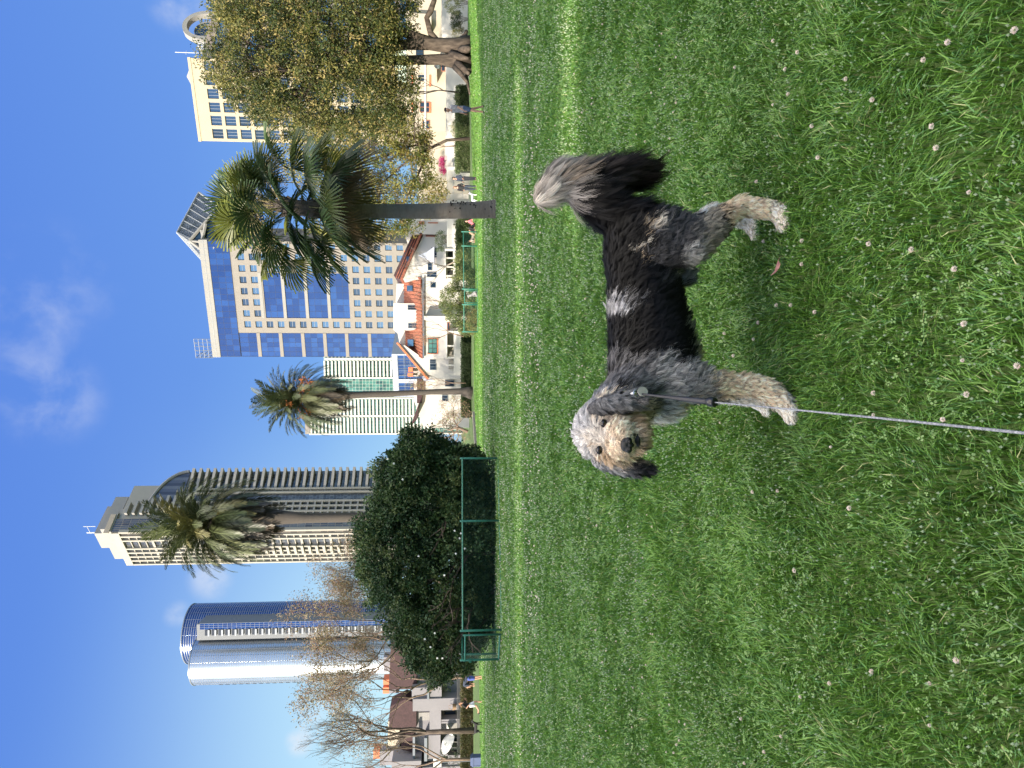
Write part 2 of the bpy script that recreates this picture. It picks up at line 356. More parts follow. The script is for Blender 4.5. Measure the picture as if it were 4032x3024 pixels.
# ------------------------------------------------------------------ blob bodies
_ico = None
def ico():
    global _ico
    if _ico is None:
        bm = bmesh.new(); bmesh.ops.create_icosphere(bm, subdivisions=3, radius=1)
        _ico = (np.array([v.co[:] for v in bm.verts]), np.array([[v.index for v in f.verts] for f in bm.faces])); bm.free()
    return _ico
def blob_mesh(name, chains, voxel, smooth=6, factor=.5):
    """chains: lists of (point, (rx, ry, rz)) joined smoothly into one closed skin"""
    sv, sf = ico(); V = []; Fc = []; k = 0
    for ch in chains:
        n = len(ch)
        if n == 1: seq = [ch[0]]
        else:
            seq = []
            for i in range(n-1):
                p0, r0 = ch[i]; p1, r1 = ch[i+1]; p0 = np.array(p0); p1 = np.array(p1); r0 = np.array(r0)*np.ones(3); r1 = np.array(r1)*np.ones(3)
                st = max(2, int(np.linalg.norm(p1-p0)/(min(r0.min(), r1.min())*.3))+1)
                for j in range(st+(i == n-2)):
                    t = j/st; seq.append((p0*(1-t)+p1*t, r0*(1-t)+r1*t))
        for p, rr in seq:
            V.append(sv*(np.array(rr)*np.ones(3))+np.array(p)); Fc.append(sf+k); k += len(sv)
    o = mesh_np(name, np.concatenate(V), [np.concatenate(Fc)], [])
    md = o.modifiers.new('r', 'REMESH'); md.mode = 'VOXEL'; md.voxel_size = voxel
    if smooth: s = o.modifiers.new('s', 'SMOOTH'); s.factor = factor; s.iterations = smooth
    dg = bpy.context.evaluated_depsgraph_get(); me = bpy.data.meshes.new_from_object(o.evaluated_get(dg)); old = o.data
    o.modifiers.clear(); o.data = me; me.name = name; bpy.data.meshes.remove(old)
    me.polygons.foreach_set('use_smooth', [True]*len(me.polygons))
    return o
def adopt(o, root):
    o.parent = root; o.matrix_parent_inverse = Matrix.LocRotScale(root.location, root.rotation_euler, None).inverted()
    return o
# ------------------------------------------------------------------ the dog
DO = Vector((.25, 2.38, 0))
dog = thing('dog', 'shaggy black, grey and cream dog standing on the lawn, its head turned to the camera', 'dog', DO)
def ch(*a): return [(tuple(W(x, y, d)), r) for x, y, d, r in a]
torso = ch((2492, 895, 2.43, (.07, .095, .095)), (2515, 1000, 2.43, (.1, .11, .118)), (2530, 1110, 2.42, (.1, .112, .118)), (2542, 1210, 2.41, (.1, .12, .125)), (2558, 1310, 2.39, (.1, .13, .138)),
           (2572, 1400, 2.37, (.1, .135, .148)), (2568, 1475, 2.35, (.09, .13, .145)), (2560, 1545, 2.34, (.08, .115, .125)), (2578, 1600, 2.33, (.05, .09, .085)))
neck = ch((2520, 1530, 2.32, (.1, .1, .1)), (2450, 1590, 2.26, (.085, .09, .09)), (2400, 1650, 2.22, (.08, .085, .085)))
head = ch((2352, 1695, 2.2, (.085, .085, .075)), (2375, 1705, 2.16, (.08, .07, .065)))
muzz = ch((2415, 1712, 2.13, (.07, .06, .058)), (2442, 1732, 2.07, (.055, .05, .046)), (2452, 1745, 2.035, (.036, .035, .032)))
jaw = ch((2478, 1700, 2.14, (.06, .055, .048)), (2506, 1728, 2.08, (.045, .042, .03)))
cheeks = [ch((2430, 1640, 2.16, (.05, .05, .06)))[0:1], ch((2425, 1780, 2.15, (.04, .05, .055)))]
tail = ch((2420, 880, 2.44, .045), (2372, 845, 2.45, .045), (2325, 790, 2.46, .055), (2270, 725, 2.47, .065), (2205, 715, 2.47, .058), (2160, 755, 2.47, .042), (2135, 785, 2.47, .028))
tail2 = ch((2330, 790, 2.46, .05), (2390, 710, 2.47, .055), (2440, 690, 2.47, .048), (2490, 700, 2.47, .034))
hn = ch((2520, 930, 2.37, (.085, .06, .09)), (2610, 940, 2.33, (.1, .055, .085)), (2715, 955, 2.31, (.072, .048, .06)), (2800, 905, 2.31, (.05, .04, .045)), (2865, 845, 2.32, .037), (2915, 812, 2.325, .03), (2985, 822, 2.32, .029), (3050, 828, 2.315, .031), (3080, 850, 2.30, (.036, .034, .024)), (3082, 886, 2.285, (.026, .03, .018)))
hf = ch((2520, 930, 2.48, (.085, .06, .09)), (2620, 950, 2.51, (.09, .05, .08)), (2700, 940, 2.52, .055), (2770, 870, 2.54, .036), (2812, 832, 2.55, .028), (2880, 850, 2.545, .027), (2945, 872, 2.54, .028), (2968, 895, 2.53, (.034, .03, .022)), (2970, 922, 2.52, (.022, .026, .015)))
fn_ = ch((2580, 1480, 2.29, (.08, .06, .09)), (2690, 1500, 2.26, (.065, .055, .07)), (2770, 1517, 2.25, .047), (2860, 1519, 2.25, .038), (2950, 1517, 2.25, .035), (3010, 1530, 2.245, .035), (3060, 1565, 2.24, .034), (3100, 1598, 2.23, (.037, .036, .026)), (3112, 1636, 2.215, (.028, .032, .019)))
ff = ch((2600, 1500, 2.39, (.07, .06, .08)), (2720, 1530, 2.43, .05), (2850, 1548, 2.44, .034), (2960, 1562, 2.44, .032), (3005, 1580, 2.43, (.034, .034, .024)), (3015, 1612, 2.41, (.024, .028, .016)))
groin = ch((2690, 1095, 2.4, (.03, .025, .035)))
skinM = mat('dog_skin', (.03, .028, .028), .8, .2, 30, attr='col')
body = blob_mesh('body', [torso, neck, head, muzz, jaw]+cheeks+[tail, tail2, hn, hf, fn_, ff, groin], .0075, 7)
ear_n = blob_mesh('ear', [[(tuple(W(2345, 1610, 2.14)), (.02, .03, .025)), (tuple(W(2400, 1588, 2.1)), (.022, .018, .036)), (tuple(W(2455, 1585, 2.085)), (.025, .015, .03))]], .006, 3)
ear_f = blob_mesh('ear', [[(tuple(W(2365, 1812, 2.18)), (.024, .035, .028)), (tuple(W(2430, 1832, 2.16)), (.024, .028, .04)), (tuple(W(2485, 1845, 2.15)), (.022, .022, .034))]], .006, 3)
BLK = (.0032, .003, .0036); GRY = (.2, .195, .2); LGR = (.42, .41, .4); CRM = (.78, .6, .41); WHT = (.88, .81, .7); TAN = (.33, .2, .11); DGR = (.045, .047, .055); SIL = (.48, .47, .48)
def pk(x, y, d, rx, ry, rz, c, amt=1): return (np.array(W(x, y, d)), np.array((rx, ry, rz)), np.array(c), amt)
PATCH = [
    # body: silver stripe over the back, flank flecks, rump, brisket
    pk(2430, 1220, 2.3, .036, .14, .05, SIL, .95), pk(2380, 1205, 2.38, .035, .1, .025, LGR, .8), pk(2500, 1175, 2.29, .009, .05, .05, GRY, .6), pk(2390, 1370, 2.34, .03, .08, .014, DGR, .9),
    pk(2495, 985, 2.31, .011, .08, .018, WHT, .75), pk(2535, 975, 2.28, .016, .06, .012, WHT, .7), pk(2525, 1010, 2.29, .01, .08, .018, CRM, .6), pk(2590, 890, 2.28, .022, .08, .016, WHT, .8), pk(2560, 905, 2.3, .009, .08, .02, CRM, .5),
    pk(2670, 960, 2.3, .14, .2, .085, (.075, .075, .082), .8), pk(2760, 1000, 2.3, .12, .2, .05, (.17, .16, .15), .9), pk(2720, 1050, 2.32, .06, .2, .05, LGR, .9), pk(2800, 960, 2.3, .12, .2, .045, (.3, .27, .22), .9),
    pk(2730, 1290, 2.33, .11, .12, .028, (.25, .24, .19), .8), pk(2755, 1440, 2.33, .08, .12, .035, CRM, .8), pk(2690, 1095, 2.4, .05, .06, .05, (.2, .23, .25), .9),
    # shoulder and chest
    pk(2480, 1435, 2.24, .022, .13, .05, GRY, .7), pk(2385, 1460, 2.32, .05, .1, .035, GRY, .8), pk(2560, 1490, 2.2, .07, .12, .085, GRY, .75), pk(2420, 1490, 2.25, .04, .12, .06, GRY, .8), pk(2650, 1520, 2.2, .075, .12, .075, LGR, .85),
    pk(2560, 1580, 2.25, .05, .1, .06, DGR, .9), pk(2640, 1620, 2.25, .07, .14, .07, LGR, .9), pk(2720, 1620, 2.25, .05, .12, .05, CRM, .9), pk(2620, 1680, 2.3, .05, .15, .08, WHT, .9), pk(2530, 1690, 2.3, .05, .15, .04, WHT, .9),
    # legs
    pk(2760, 1500, 2.25, .09, .14, .05, (.3, .29, .27), .9), pk(2900, 1515, 2.25, .1, .12, .1, CRM, 1), pk(3010, 1560, 2.25, .13, .12, .11, (.86, .67, .49), 1), pk(3110, 1630, 2.22, .08, .12, .04, WHT, .8), pk(2990, 1580, 2.45, .1, .12, .16, WHT, 1),
    pk(2900, 830, 2.33, .1, .12, .07, CRM, 1), pk(3000, 830, 2.32, .1, .12, .12, (.88, .69, .51), 1), pk(3085, 880, 2.29, .1, .1, .05, WHT, .8), pk(2860, 850, 2.54, .1, .1, .13, WHT, 1), pk(2970, 900, 2.53, .1, .1, .06, WHT, 1),
    # head
    pk(2300, 1700, 2.2, .16, .14, .09, SIL, 1), pk(2340, 1560, 2.2, .06, .1, .07, (.2, .21, .24), .8), pk(2330, 1800, 2.18, .07, .1, .07, (.56, .54, .53), .9),
    pk(2430, 1735, 2.1, .1, .14, .07, (.8, .62, .45), 1), pk(2440, 1640, 2.12, .07, .1, .07, (.84, .69, .52), 1), pk(2510, 1700, 2.1, .1, .1, .035, (.55, .4, .26), .9), pk(2375, 1690, 2.1, .06, .07, .025, (.64, .55, .46), .9), pk(2345, 1720, 2.1, .05, .07, .03, (.6, .55, .5), .8),
    pk(2385, 1800, 2.12, .035, .06, .04, (.45, .32, .2), .9), pk(2540, 1655, 2.2, .05, .1, .04, (.5, .4, .3), .9), pk(2400, 1655, 2.12, .035, .05, .022, (.16, .12, .1), .7),
    # tail
    pk(2420, 690, 2.47, .11, .2, .12, (.022, .017, .015), 1), pk(2150, 790, 2.47, .06, .2, .06, (.62, .55, .48), 1), pk(2190, 700, 2.47, .07, .2, .06, (.3, .28, .26), .9), pk(2235, 700, 2.45, .05, .12, .03, (.3, .23, .17), .8), pk(2210, 780, 2.45, .035, .14, .045, (.42, .38, .35), .9),
    pk(2250, 640, 2.47, .05, .2, .05, (.09, .09, .095), .9),
]
def dog_color(P, r, jitter=.22):
    n = len(P); c = np.tile(np.array(BLK), (n, 1)); Q = P+.012*np.stack([np.sin(P[:, 0]*67+P[:, 2]*41), np.sin(P[:, 1]*53+P[:, 2]*71), np.sin(P[:, 2]*59-P[:, 0]*83)], 1)+r.normal(0, .007, (n, 3))
    nse = .38*(np.sin(P[:, 0]*170+P[:, 2]*95)*np.sin(P[:, 2]*210-P[:, 0]*60+1)+np.sin(P[:, 0]*90-P[:, 2]*260+2)*.7)
    for p, rr, cc, a in PATCH:
        d = (((Q-p)/rr)**2).sum(1); w = np.clip((1.4-d+nse)*1.3, 0, 1)*a; w = w[:, None]; c = c*(1-w)+cc*w
    return c
def fur(name, ob, n, style, seed, root, segs=6, wid=.0008, clump=700, region=None, mul=1):
    r = np.random.default_rng(seed); me = ob.data; me.calc_loop_triangles()
    nv = len(me.vertices); co = np.empty(nv*3); me.vertices.foreach_get('co', co); co = co.reshape(-1, 3)
    no = np.empty(nv*3); me.vertices.foreach_get('normal', no); no = no.reshape(-1, 3)
    t = np.empty(len(me.loop_triangles)*3, np.int32); me.loop_triangles.foreach_get('vertices', t); t = t.reshape(-1, 3)
    ar = np.linalg.norm(np.cross(co[t[:, 1]]-co[t[:, 0]], co[t[:, 2]]-co[t[:, 0]]), axis=1)
    if region is not None: ar = ar*region(co[t].mean(1))
    k = r.choice(len(t), n, p=ar/ar.sum()); a = r.random((n, 2)); s = a.sum(1) > 1; a[s] = 1-a[s]
    wts = np.stack([1-a.sum(1), a[:, 0], a[:, 1]], 1)
    P = (co[t[k]]*wts[:, :, None]).sum(1); N = (no[t[k]]*wts[:, :, None]).sum(1); N /= np.linalg.norm(N, axis=1)[:, None]
    D, L, lift, curl, droop = style(P, N, r)
    T = D-N*(D*N).sum(1)[:, None]; T /= np.linalg.norm(T, axis=1)[:, None]+1e-6
    sv = np.linspace(0, 1, segs); S = np.zeros((n, segs, 3)); ph = r.uniform(0, 6.28, n)
    # clumps: neighbouring hairs share a curl phase and close up at their tips
    ci = r.choice(n, clump, replace=False); kd = kdtree.KDTree(clump)
    for q, i in enumerate(ci): kd.insert(P[i], q)
    kd.balance(); cid = np.array([kd.find(p)[1] for p in P]); ctr = ci[cid]
    ph = ph*.12+r.uniform(0, 6.28, clump)[cid]; Bn = np.cross(T, N); jit = r.normal(0, .16, (n, 3))
    cj = r.normal(0, .2, (clump, 3))[cid]; L = L*r.uniform(.75, 1.15, n); lf = lift[:, None]
    Td = T+jit*.5+cj; freq = r.uniform(.8, 1.3, clump)[cid]
    for j, q in enumerate(sv):
        # rise out of the skin, then lie along the flow
        off = N*(lf*(1-(1-q)**2))*L[:, None]+Td*((q*.55+.45*q*q)*(1-.35*lf))*L[:, None]
        off[:, 2] -= droop*L*q*q
        w = curl*q; off += Bn*(np.sin(q*7*freq+ph)*w)[:, None]+N*(np.cos(q*7*freq+ph)*w*.5)[:, None]
        S[:, j] = P+off
    tipc = S[ctr]; cw = (sv**1.6*.5)[None, :, None]; S = S*(1-cw)+(tipc+(P-P[ctr])[:, None, :]*.35)*cw
    dT = np.gradient(S, axis=1); dT /= np.linalg.norm(dT, axis=2)[:, :, None]+1e-9
    wd = np.cross(dT, np.repeat(N[:, None], segs, 1)); wd /= np.linalg.norm(wd, axis=2)[:, :, None]+1e-9
    prof = np.array([.8, 1, 1, .9, .7, .25, .2, .2])[:segs]; prof[-1] = .15
    wv = wid*r.uniform(.7, 1.3, n)[:, None, None]*prof[None, :, None]*mul
    A = S-wd*wv; B = S+wd*wv; V = np.stack([A, B], 2).reshape(-1, 3)
    base = (np.arange(n)*segs*2)[:, None]+np.arange(segs-1)[None]*2; base = base.ravel()
    Qd = np.stack([base, base+1, base+3, base+2], 1)
    c = dog_color(P, r); br = (r.normal(1, .2, n)*(r.normal(1, .2, clump)[cid])).clip(.45, 1.7); c = c*br[:, None]
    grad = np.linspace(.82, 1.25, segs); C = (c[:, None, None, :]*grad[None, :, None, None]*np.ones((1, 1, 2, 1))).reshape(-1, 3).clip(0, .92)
    NN = np.repeat((N[:, None]*.75+np.array([0, 0, .3])+np.cross(wd, dT)*.45+cj[:, None]*.5), 2, 1).reshape(-1, 3); NN /= np.linalg.norm(NN, axis=1)[:, None]
    o = mesh_np(name, V, [Qd], [furM], cols=C, smooth=True, normals=NN)
    adopt(o, root); return o
furM = mat('dog_fur', (.1, .1, .1), .55, .05, 5, attr='col', spec=.22, trans=.22)
Hc = np.array(W(2400, 1715, 2.2)); Nose = np.array(W(2455, 1750, 2.02)); Eyes = [np.array(W(2378, 1667, 2.085)), np.array(W(2360, 1772, 2.075))]
def gauss(P, c, r): return np.exp(-(((P-np.array(c))/r)**2).sum(1))
TB = np.array(W(2390, 860, 2.44))
def style_body(P, N, r):
    n = len(P); D = np.tile([.75, 0., -.55], (n, 1)); L = np.full(n, .036); lift = np.full(n, .28); curl = np.full(n, .0042); droop = np.full(n, .15)
    z = P[:, 2]; x = P[:, 0]
    leg = np.clip((.3-z)/.08, 0, 1)
    D = D*(1-leg[:, None])+np.array([.1, 0, -1])*leg[:, None]; L = L*(1-leg)+.02*leg; lift = lift*(1-leg)+.34*leg; curl = curl*(1-leg)+.003*leg
    paw = np.clip((.075-z)/.03, 0, 1); L = L*(1-paw)+.013*paw; D = D*(1-paw[:, None])+np.array([-.8, -.2, -.35])*paw[:, None]
    # thigh and shoulder are curlier
    for c_, rr in ((W(2650, 970, 2.3), .13), (W(2600, 1510, 2.25), .14)): curl = curl+.003*gauss(P, c_, rr)
    # neck ruff runs down
    w = gauss(P, W(2560, 1620, 2.28), .12)[:, None]; D = D*(1-w)+np.array([.1, -.2, -1])*w; L = L+.012*w[:, 0]
    # head: hair fans away from the brow; muzzle hair away from the nose
    dN = np.linalg.norm(P-Nose, axis=1); hw = (np.clip((.25-np.linalg.norm(P-Hc, axis=1))/.06, 0, 1)*(P[:, 1] < 2.34))[:, None]
    brow = (Eyes[0]+Eyes[1])/2+np.array([0, -.02, .012]); Dh = P-brow; Dh /= np.linalg.norm(Dh, axis=1)[:, None]+1e-6; Dh = Dh+np.array([0, 0, -.25])
    D = D*(1-hw)+Dh*hw; h = hw[:, 0]; L = L*(1-h)+.03*h; curl = curl*(1-h)+.0035*h; lift = lift*(1-h)+.2*h; droop = droop*(1-h)+.35*h
    mz = np.clip((.14-dN)/.05, 0, 1)[:, None]; Dm = P-Nose+np.array([0, -.01, .012]); Dm /= np.linalg.norm(Dm, axis=1)[:, None]+1e-6; Dm = Dm+np.array([0, 0, -.65]); D = D*(1-mz)+Dm*mz
    L *= np.clip(.22+(dN-.02)/.1, .22, 1)
    for e in Eyes: L *= np.clip((np.linalg.norm(P-e, axis=1)-.004)/.034, .14, 1)
    # tail: long streaming hair
    tw = np.clip((x-TB[0]+.01)/.03, 0, 1)*np.clip((z-TB[2]+.16)/.03, 0, 1)*(x > TB[0]-.02); tw = np.where((z > .5) & (x > TB[0]-.01), 1, tw*(x > TB[0]+.02))
    tip = np.array(W(2120, 800, 2.47)); f = P-tip; f /= np.linalg.norm(f, axis=1)[:, None]; Dt = f+np.array([.35, -.1, -.35])
    t1 = tw[:, None]; D = D*(1-t1)+Dt*t1; L = L*(1-tw)+.088*tw; lift = lift*(1-tw)+.2*tw; curl = curl*(1-tw)+.005*tw; droop = droop*(1-tw)+.3*tw
    hi = np.clip((z-.68)/.08, 0, 1)*tw; L = L*(1-.4*hi); curl = curl*(1-.6*hi)
    # tufts: elbow, hocks, groin
    L += .01*gauss(P, W(2910, 800, 2.33), .04)
    return D, L, lift, curl, droop
# colour the skin like the hair on it
me = body.data; nv = len(me.vertices); co = np.empty(nv*3); me.vertices.foreach_get('co', co); co = co.reshape(-1, 3)
a = me.color_attributes.new('col', 'FLOAT_COLOR', 'POINT'); cc = np.ones((nv, 4), np.float32); cc[:, :3] = dog_color(co, rng)*.55; a.data.foreach_set('color', cc.ravel()); me.materials.append(skinM)
adopt(body, dog)
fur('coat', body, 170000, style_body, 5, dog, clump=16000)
for e_, sgn, sd in ((ear_n, 1, 6), (ear_f, -1, 7)):
    nv = len(e_.data.vertices); a = e_.data.color_attributes.new('col', 'FLOAT_COLOR', 'POINT'); cc = np.ones((nv, 4), np.float32); cc[:, :3] = (.05, .05, .055); a.data.foreach_set('color', cc.ravel()); e_.data.materials.append(skinM)
    adopt(e_, dog)
    def st(P, N, r, sgn=sgn):
        n = len(P); z0 = P[:, 2].max(); t = (z0-P[:, 2])/(z0-P[:, 2].min())
        D = np.tile([sgn*.06, -.05, -1.], (n, 1)); return D, .05*np.clip(.75-N[:, 2], .12, 1), np.full(n, .12), np.full(n, .0065), np.full(n, .2)
    old = PATCH
    if sgn > 0: PATCH = [pk(2450, 1570, 2.1, .3, .3, .3, (.12, .118, .125), 1), pk(2430, 1560, 2.08, .008, .06, .06, (.32, .31, .3), .8), pk(2390, 1590, 2.08, .025, .06, .06, (.2, .2, .21), .8), pk(2480, 1545, 2.08, .012, .06, .08, (.02, .02, .022), .8), pk(2490, 1610, 2.13, .014, .06, .05, (.3, .26, .22), .7)]
    else: PATCH = [pk(2450, 1850, 2.15, .3, .3, .3, (.09, .09, .1), 1), pk(2360, 1810, 2.15, .05, .1, .06, (.4, .39, .4), .9), pk(2440, 1815, 2.13, .012, .06, .08, (.45, .38, .32), .7), pk(2520, 1850, 2.13, .05, .06, .02, (.02, .02, .024), .9)]
    fur('ear_hair', e_, 9000, st, sd, dog, clump=420); PATCH = old
# fringe under the tail and loose long hair
# eyes, nose, mouth
eyeM = mat('dog_eye', (.018, .009, .005), .06, 0, spec=.8); noseM = mat('dog_nose', (.006, .006, .007), .2, .1, 60, .35, bscale=900, spec=.4); rimM = mat('dog_eye_rim', (.006, .005, .005), .5)
for e in Eyes:
    e = np.array(e)+np.array([0, .005, 0]); b = MB(); b.ell(e, .0105, 0, 16, 10); eo = adopt(b.build('eye', eyeM, smooth=True), dog)
    b = MB(); pts = [Vector(e)+Vector((math.cos(a)*.0108, -.004, math.sin(a)*.0075)) for a in np.linspace(0, 2*math.pi, 17)]; b.tube(pts, .0026, 6, cap=False); adopt(b.build('eyelid', rimM, smooth=True), dog)
nc = W(2470, 1752, 1.995)
nb = blob_mesh('nose', [[(tuple(nc+Vector((0, .006, .004))), (.021, .016, .015))], [(tuple(nc+Vector((-.012, -.002, -.003))), (.011, .011, .011))], [(tuple(nc+Vector((.012, -.002, -.003))), (.011, .011, .011))], [(tuple(nc+Vector((0, -.003, -.008))), (.008, .01, .012))]], .0018, 3)
nb.data.materials.append(noseM); adopt(nb, dog)
b = MB(); 
for s_ in (-1, 1): b.ell(nc+Vector((s_*.0105, -.0125, -.004)), (.004, .003, .0034), 0, 8, 6)
adopt(b.build('nostrils', rimM, smooth=True), dog)
mc = W(2508, 1738, 2.03)
b = MB(); b.tube([mc+Vector((-.02, .014, -.006)), mc+Vector((-.01, .003, -.001)), mc+Vector((0, -.002, .003)), mc+Vector((.012, .003, -.001)), mc+Vector((.024, .015, -.006))], [.001, .0035, .005, .0035, .001], 8)
b.ell(mc+Vector((0, 0, -.004)), (.016, .008, .006), 0, 12, 8); adopt(b.build('mouth', rimM, smooth=True), dog)
# collar and its metal tag
clM = mat('black_nylon', (.012, .012, .014), .6); stl = mat('steel', (.55, .55, .56), .25, metal=1, var=.05)
c0 = W(2500, 1590, 2.26); b = MB()
ax = (W(2400, 1650, 2.22)-W(2540, 1500, 2.33)).normalized(); u = ax.cross(Vector((0, 0, 1))).normalized(); w = ax.cross(u)
b.tube([c0+(u*math.cos(a)+w*math.sin(a))*.066 for a in np.linspace(0, 2*math.pi, 33)], .008, 6, cap=False); adopt(b.build('collar', clM), dog)
tg = W(2530, 1543, 1.99); b = MB(); b.tube([tg+Vector((0, 0, 0)), tg+Vector((.0015, -.003, 0))], .0145, 24)
for k in range(4): b.box(tg.x-.008, tg.x+.008, tg.y-.0042, tg.y-.0035, tg.z+.0065-k*.004, tg.z+.0075-k*.004)
adopt(b.build('name_tag', mat('tag_metal', (.42, .41, .36), .45, .1, 60, metal=.3)), dog)
b = MB(); b.tube([W(2505, 1548, 2.0)+Vector((math.cos(a)*.009, 0, math.sin(a)*.009)) for a in np.linspace(0, 6.283, 15)], .0014, 6, cap=False); adopt(b.build('ring', stl, smooth=True), dog)
# leash
leash = thing('leash', 'dog leash with a black handle and a thin grey cord running down the lawn', 'leash', W(2510, 1550, 2.1))
def sagpts(p0, p1, sag, n):
    return [p0.lerp(p1, t)-Vector((0, 0, sag*4*t*(1-t))) for t in np.linspace(0, 1, n)]
A0 = W(2510, 1550, 2.0); A1 = W(2695, 1571, 1.86); A2 = W(2803, 1583, 1.74); A3 = W(4250, 1728, .6)
b = MB(); pts = [A0, A0.lerp(A1, .35), A0.lerp(A1, .7), A1, A1.lerp(A2, .5), A2]
d_ = (A2-A0).normalized(); sd_ = d_.cross(Vector((0, 1, 0))).normalized()
b.tube(pts, [.003, .0035, .005, .007, .0078, .0078], 8); adopt(b.build('handle_strap', mat('leash_webbing', (.018, .019, .026), .6, .3, 90), smooth=True), leash)
b = MB(); b.tube([A2-d_*.012, A2-d_*.009, A2+d_*.009, A2+d_*.012], [.009, .0125, .0125, .009], 14); adopt(b.build('handle_stop', mat('leash_rubber', (.012, .012, .014), .35), smooth=True), leash)
b = MB(); b.tube([A0+Vector((0, 0, .02)), A0+Vector((.002, -.004, .008)), A0], [.003, .005, .003], 8); adopt(b.build('clip', stl, smooth=True), leash)
b = MB(); pts = sagpts(A2+d_*.01, A3, .012, 60); b.tube(pts, .0016, 7)
for s_ in (0, 1, 2):
    hp = []
    for i in range(900):
        t = i/899; p = (A2+d_*.01).lerp(A3, t)-Vector((0, 0, .012*4*t*(1-t))); a = t*260*1.6+s_*2.094
        hp.append(p+(sd_*math.cos(a)+d_.cross(sd_)*math.sin(a))*.0009)
    b.tube(hp, .001, 4, cap=False)
adopt(b.build('cord', mat('grey_cord', (.16, .17, .19), .7, .3, 200, color2=(.26, .27, .3)), smooth=True), leash)
# ------------------------------------------------------------------ building kit
stoneW = mat('pale_stone', (.22, .215, .205), .8, .07, .35, .15, bscale=8)
stoneG = mat('grey_stone', (.19, .172, .155), .8, .08, .4)
stoneP = mat('pink_stone', (.26, .21, .19), .8, .08, .4)
stucco = mat('white_stucco', (.5, .475, .44), .9, .06, .8, .5, bscale=14)
stuccoC = mat('cream_stucco', (.42, .37, .29), .9, .07, .6, .4, bscale=14)
stuccoG = mat('grey_stucco', (.5, .48, .46), .9, .08, .6)
tileM = mat('roof_tile', (.2, .058, .032), .75, .4, 5, .5, bscale=20, color2=(.27, .09, .05))
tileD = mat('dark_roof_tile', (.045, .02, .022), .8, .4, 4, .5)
orangeM = mat('terracotta', (.55, .16, .07), .7, .2, 3)
def glassm(n, c, r=.08, mt=.55, sp=.8): return mat(n, c, r, .12, .15, metal=mt, spec=sp)
gB = [glassm('blue_glass_%s' % k, c, r*.25) for k, c, r in (('deep', (.012, .045, .17), .06), ('mid', (.016, .06, .21), .1), ('pale', (.02, .07, .23), .14))]
gW = [glassm('window_glass_%s' % k, c, .02, .3) for k, c in (('blue', (.02, .05, .11)), ('dark', (.012, .03, .06)), ('sky', (.05, .12, .24)))]
gT = [glassm('teal_glass_%s' % k, c, .12, .2) for k, c in (('a', (.04, .13, .12)), ('b', (.07, .2, .18)), ('c', (.025, .08, .09)))]
gD = [glassm('bronze_glass_%s' % k, c, .1, .35) for k, c in (('a', (.06, .06, .068)), ('b', (.1, .1, .11)), ('c', (.15, .145, .14)))]
frW = mat('white_metal', (.5, .5, .48), .5, .04); frG = mat('grey_metal', (.1, .12, .15), .45, .04); frD = mat('dark_metal', (.03, .032, .035), .5, .05)
brownF = mat('brown_frame', (.3, .12, .07), .7, .1); mull = mat('blue_mullion', (.012, .025, .07), .7, .04); dark = mat('dark_room', (.02, .02, .022), .9, .1)
def at_line(A, B, name, label, cat='building'):
    """Empty on the left end of a front wall running from A to B (seen from the park)"""
    rz = math.atan2(B.y-A.y, B.x-A.x); t = thing(name, label, cat, (A.x, A.y, 0), rz); return t, (B-A).to_2d().length
class Win:
    """window panes and frames of one size shared by every copy"""
    def __init__(s): s.c = {}
    def mesh(s, w, h, nx, nz, glass, frame, name='window', inset=.0):
        k = (round(w, 3), round(h, 3), nx, nz, glass.name, frame.name, name)
        if k not in s.c:
            b = MB(); t = min(w, h)*.045+.015; b.box(t, w-t, .02, .06, t, h-t, 0)
            b.box(0, w, -.02, .08, 0, t, 1); b.box(0, w, -.02, .08, h-t, h, 1); b.box(0, t, -.02, .08, t, h-t, 1); b.box(w-t, w, -.02, .08, t, h-t, 1)
            for i in range(1, nx): b.box(w*i/nx-t*.4, w*i/nx+t*.4, -.01, .018, t, h-t, 1)
            for i in range(1, nz): b.box(t, w-t, -.012, .016, h*i/nz-t*.4, h*i/nz+t*.4, 1)
            o = b.build(name, [glass, frame]); s.c[k] = o.data; bpy.data.objects.remove(o)
        return s.c[k]
    def put(s, parent, T, x, y, z, w, h, nx=1, nz=1, glass=None, frame=None, name='window', label=None):
        o = bpy.data.objects.new(name, s.mesh(w, h, nx, nz, glass, frame, name)); COL.objects.link(o); o.parent = parent
        o.matrix_local = T @ Matrix.Translation((x, y, z))
        if label: o['label'] = label
        return o
WIN = Win()
I4 = Matrix.Identity(4)
def grid_wall(b, x0, x1, z0, z1, cols, rows, dep, m=0, y=0):
    """wall with openings; cols, rows: lists of (start, end)"""
    zc = z0
    for a, c in sorted(rows):
        if a > zc: b.box(x0, x1, y, y+dep, zc, a, m)
        xc = x0
        for p, q in sorted(cols):
            if p > xc: b.box(xc, p, y+.003, y+dep-.003, a, c, m)
            xc = q
        if x1 > xc: b.box(xc, x1, y+.003, y+dep-.003, a, c, m)
        zc = c
    if z1 > zc: b.box(x0, x1, y, y+dep, zc, z1, m)
def curtain(b, x0, x1, z0, z1, nx, nz, y, ms=(0, 1, 2), fm=3, t=.08, seed=0, wts=(5, 3, 2)):
    r = random.Random(seed); dx = (x1-x0)/nx; dz = (z1-z0)/nz
    for i in range(nx):
        for j in range(nz):
            b.box(x0+i*dx, x0+(i+1)*dx, y, y+.1, z0+j*dz, z0+(j+1)*dz, r.choices(ms, wts)[0])
    for i in range(nx+1): b.box(x0+i*dx-t/2, x0+i*dx+t/2, y-.06, y-.003, z0, z1, fm)
    for j in range(nz+1): b.box(x0, x1, y-.04, y-.005, z0+j*dz-t/2, z0+j*dz+t/2, fm)
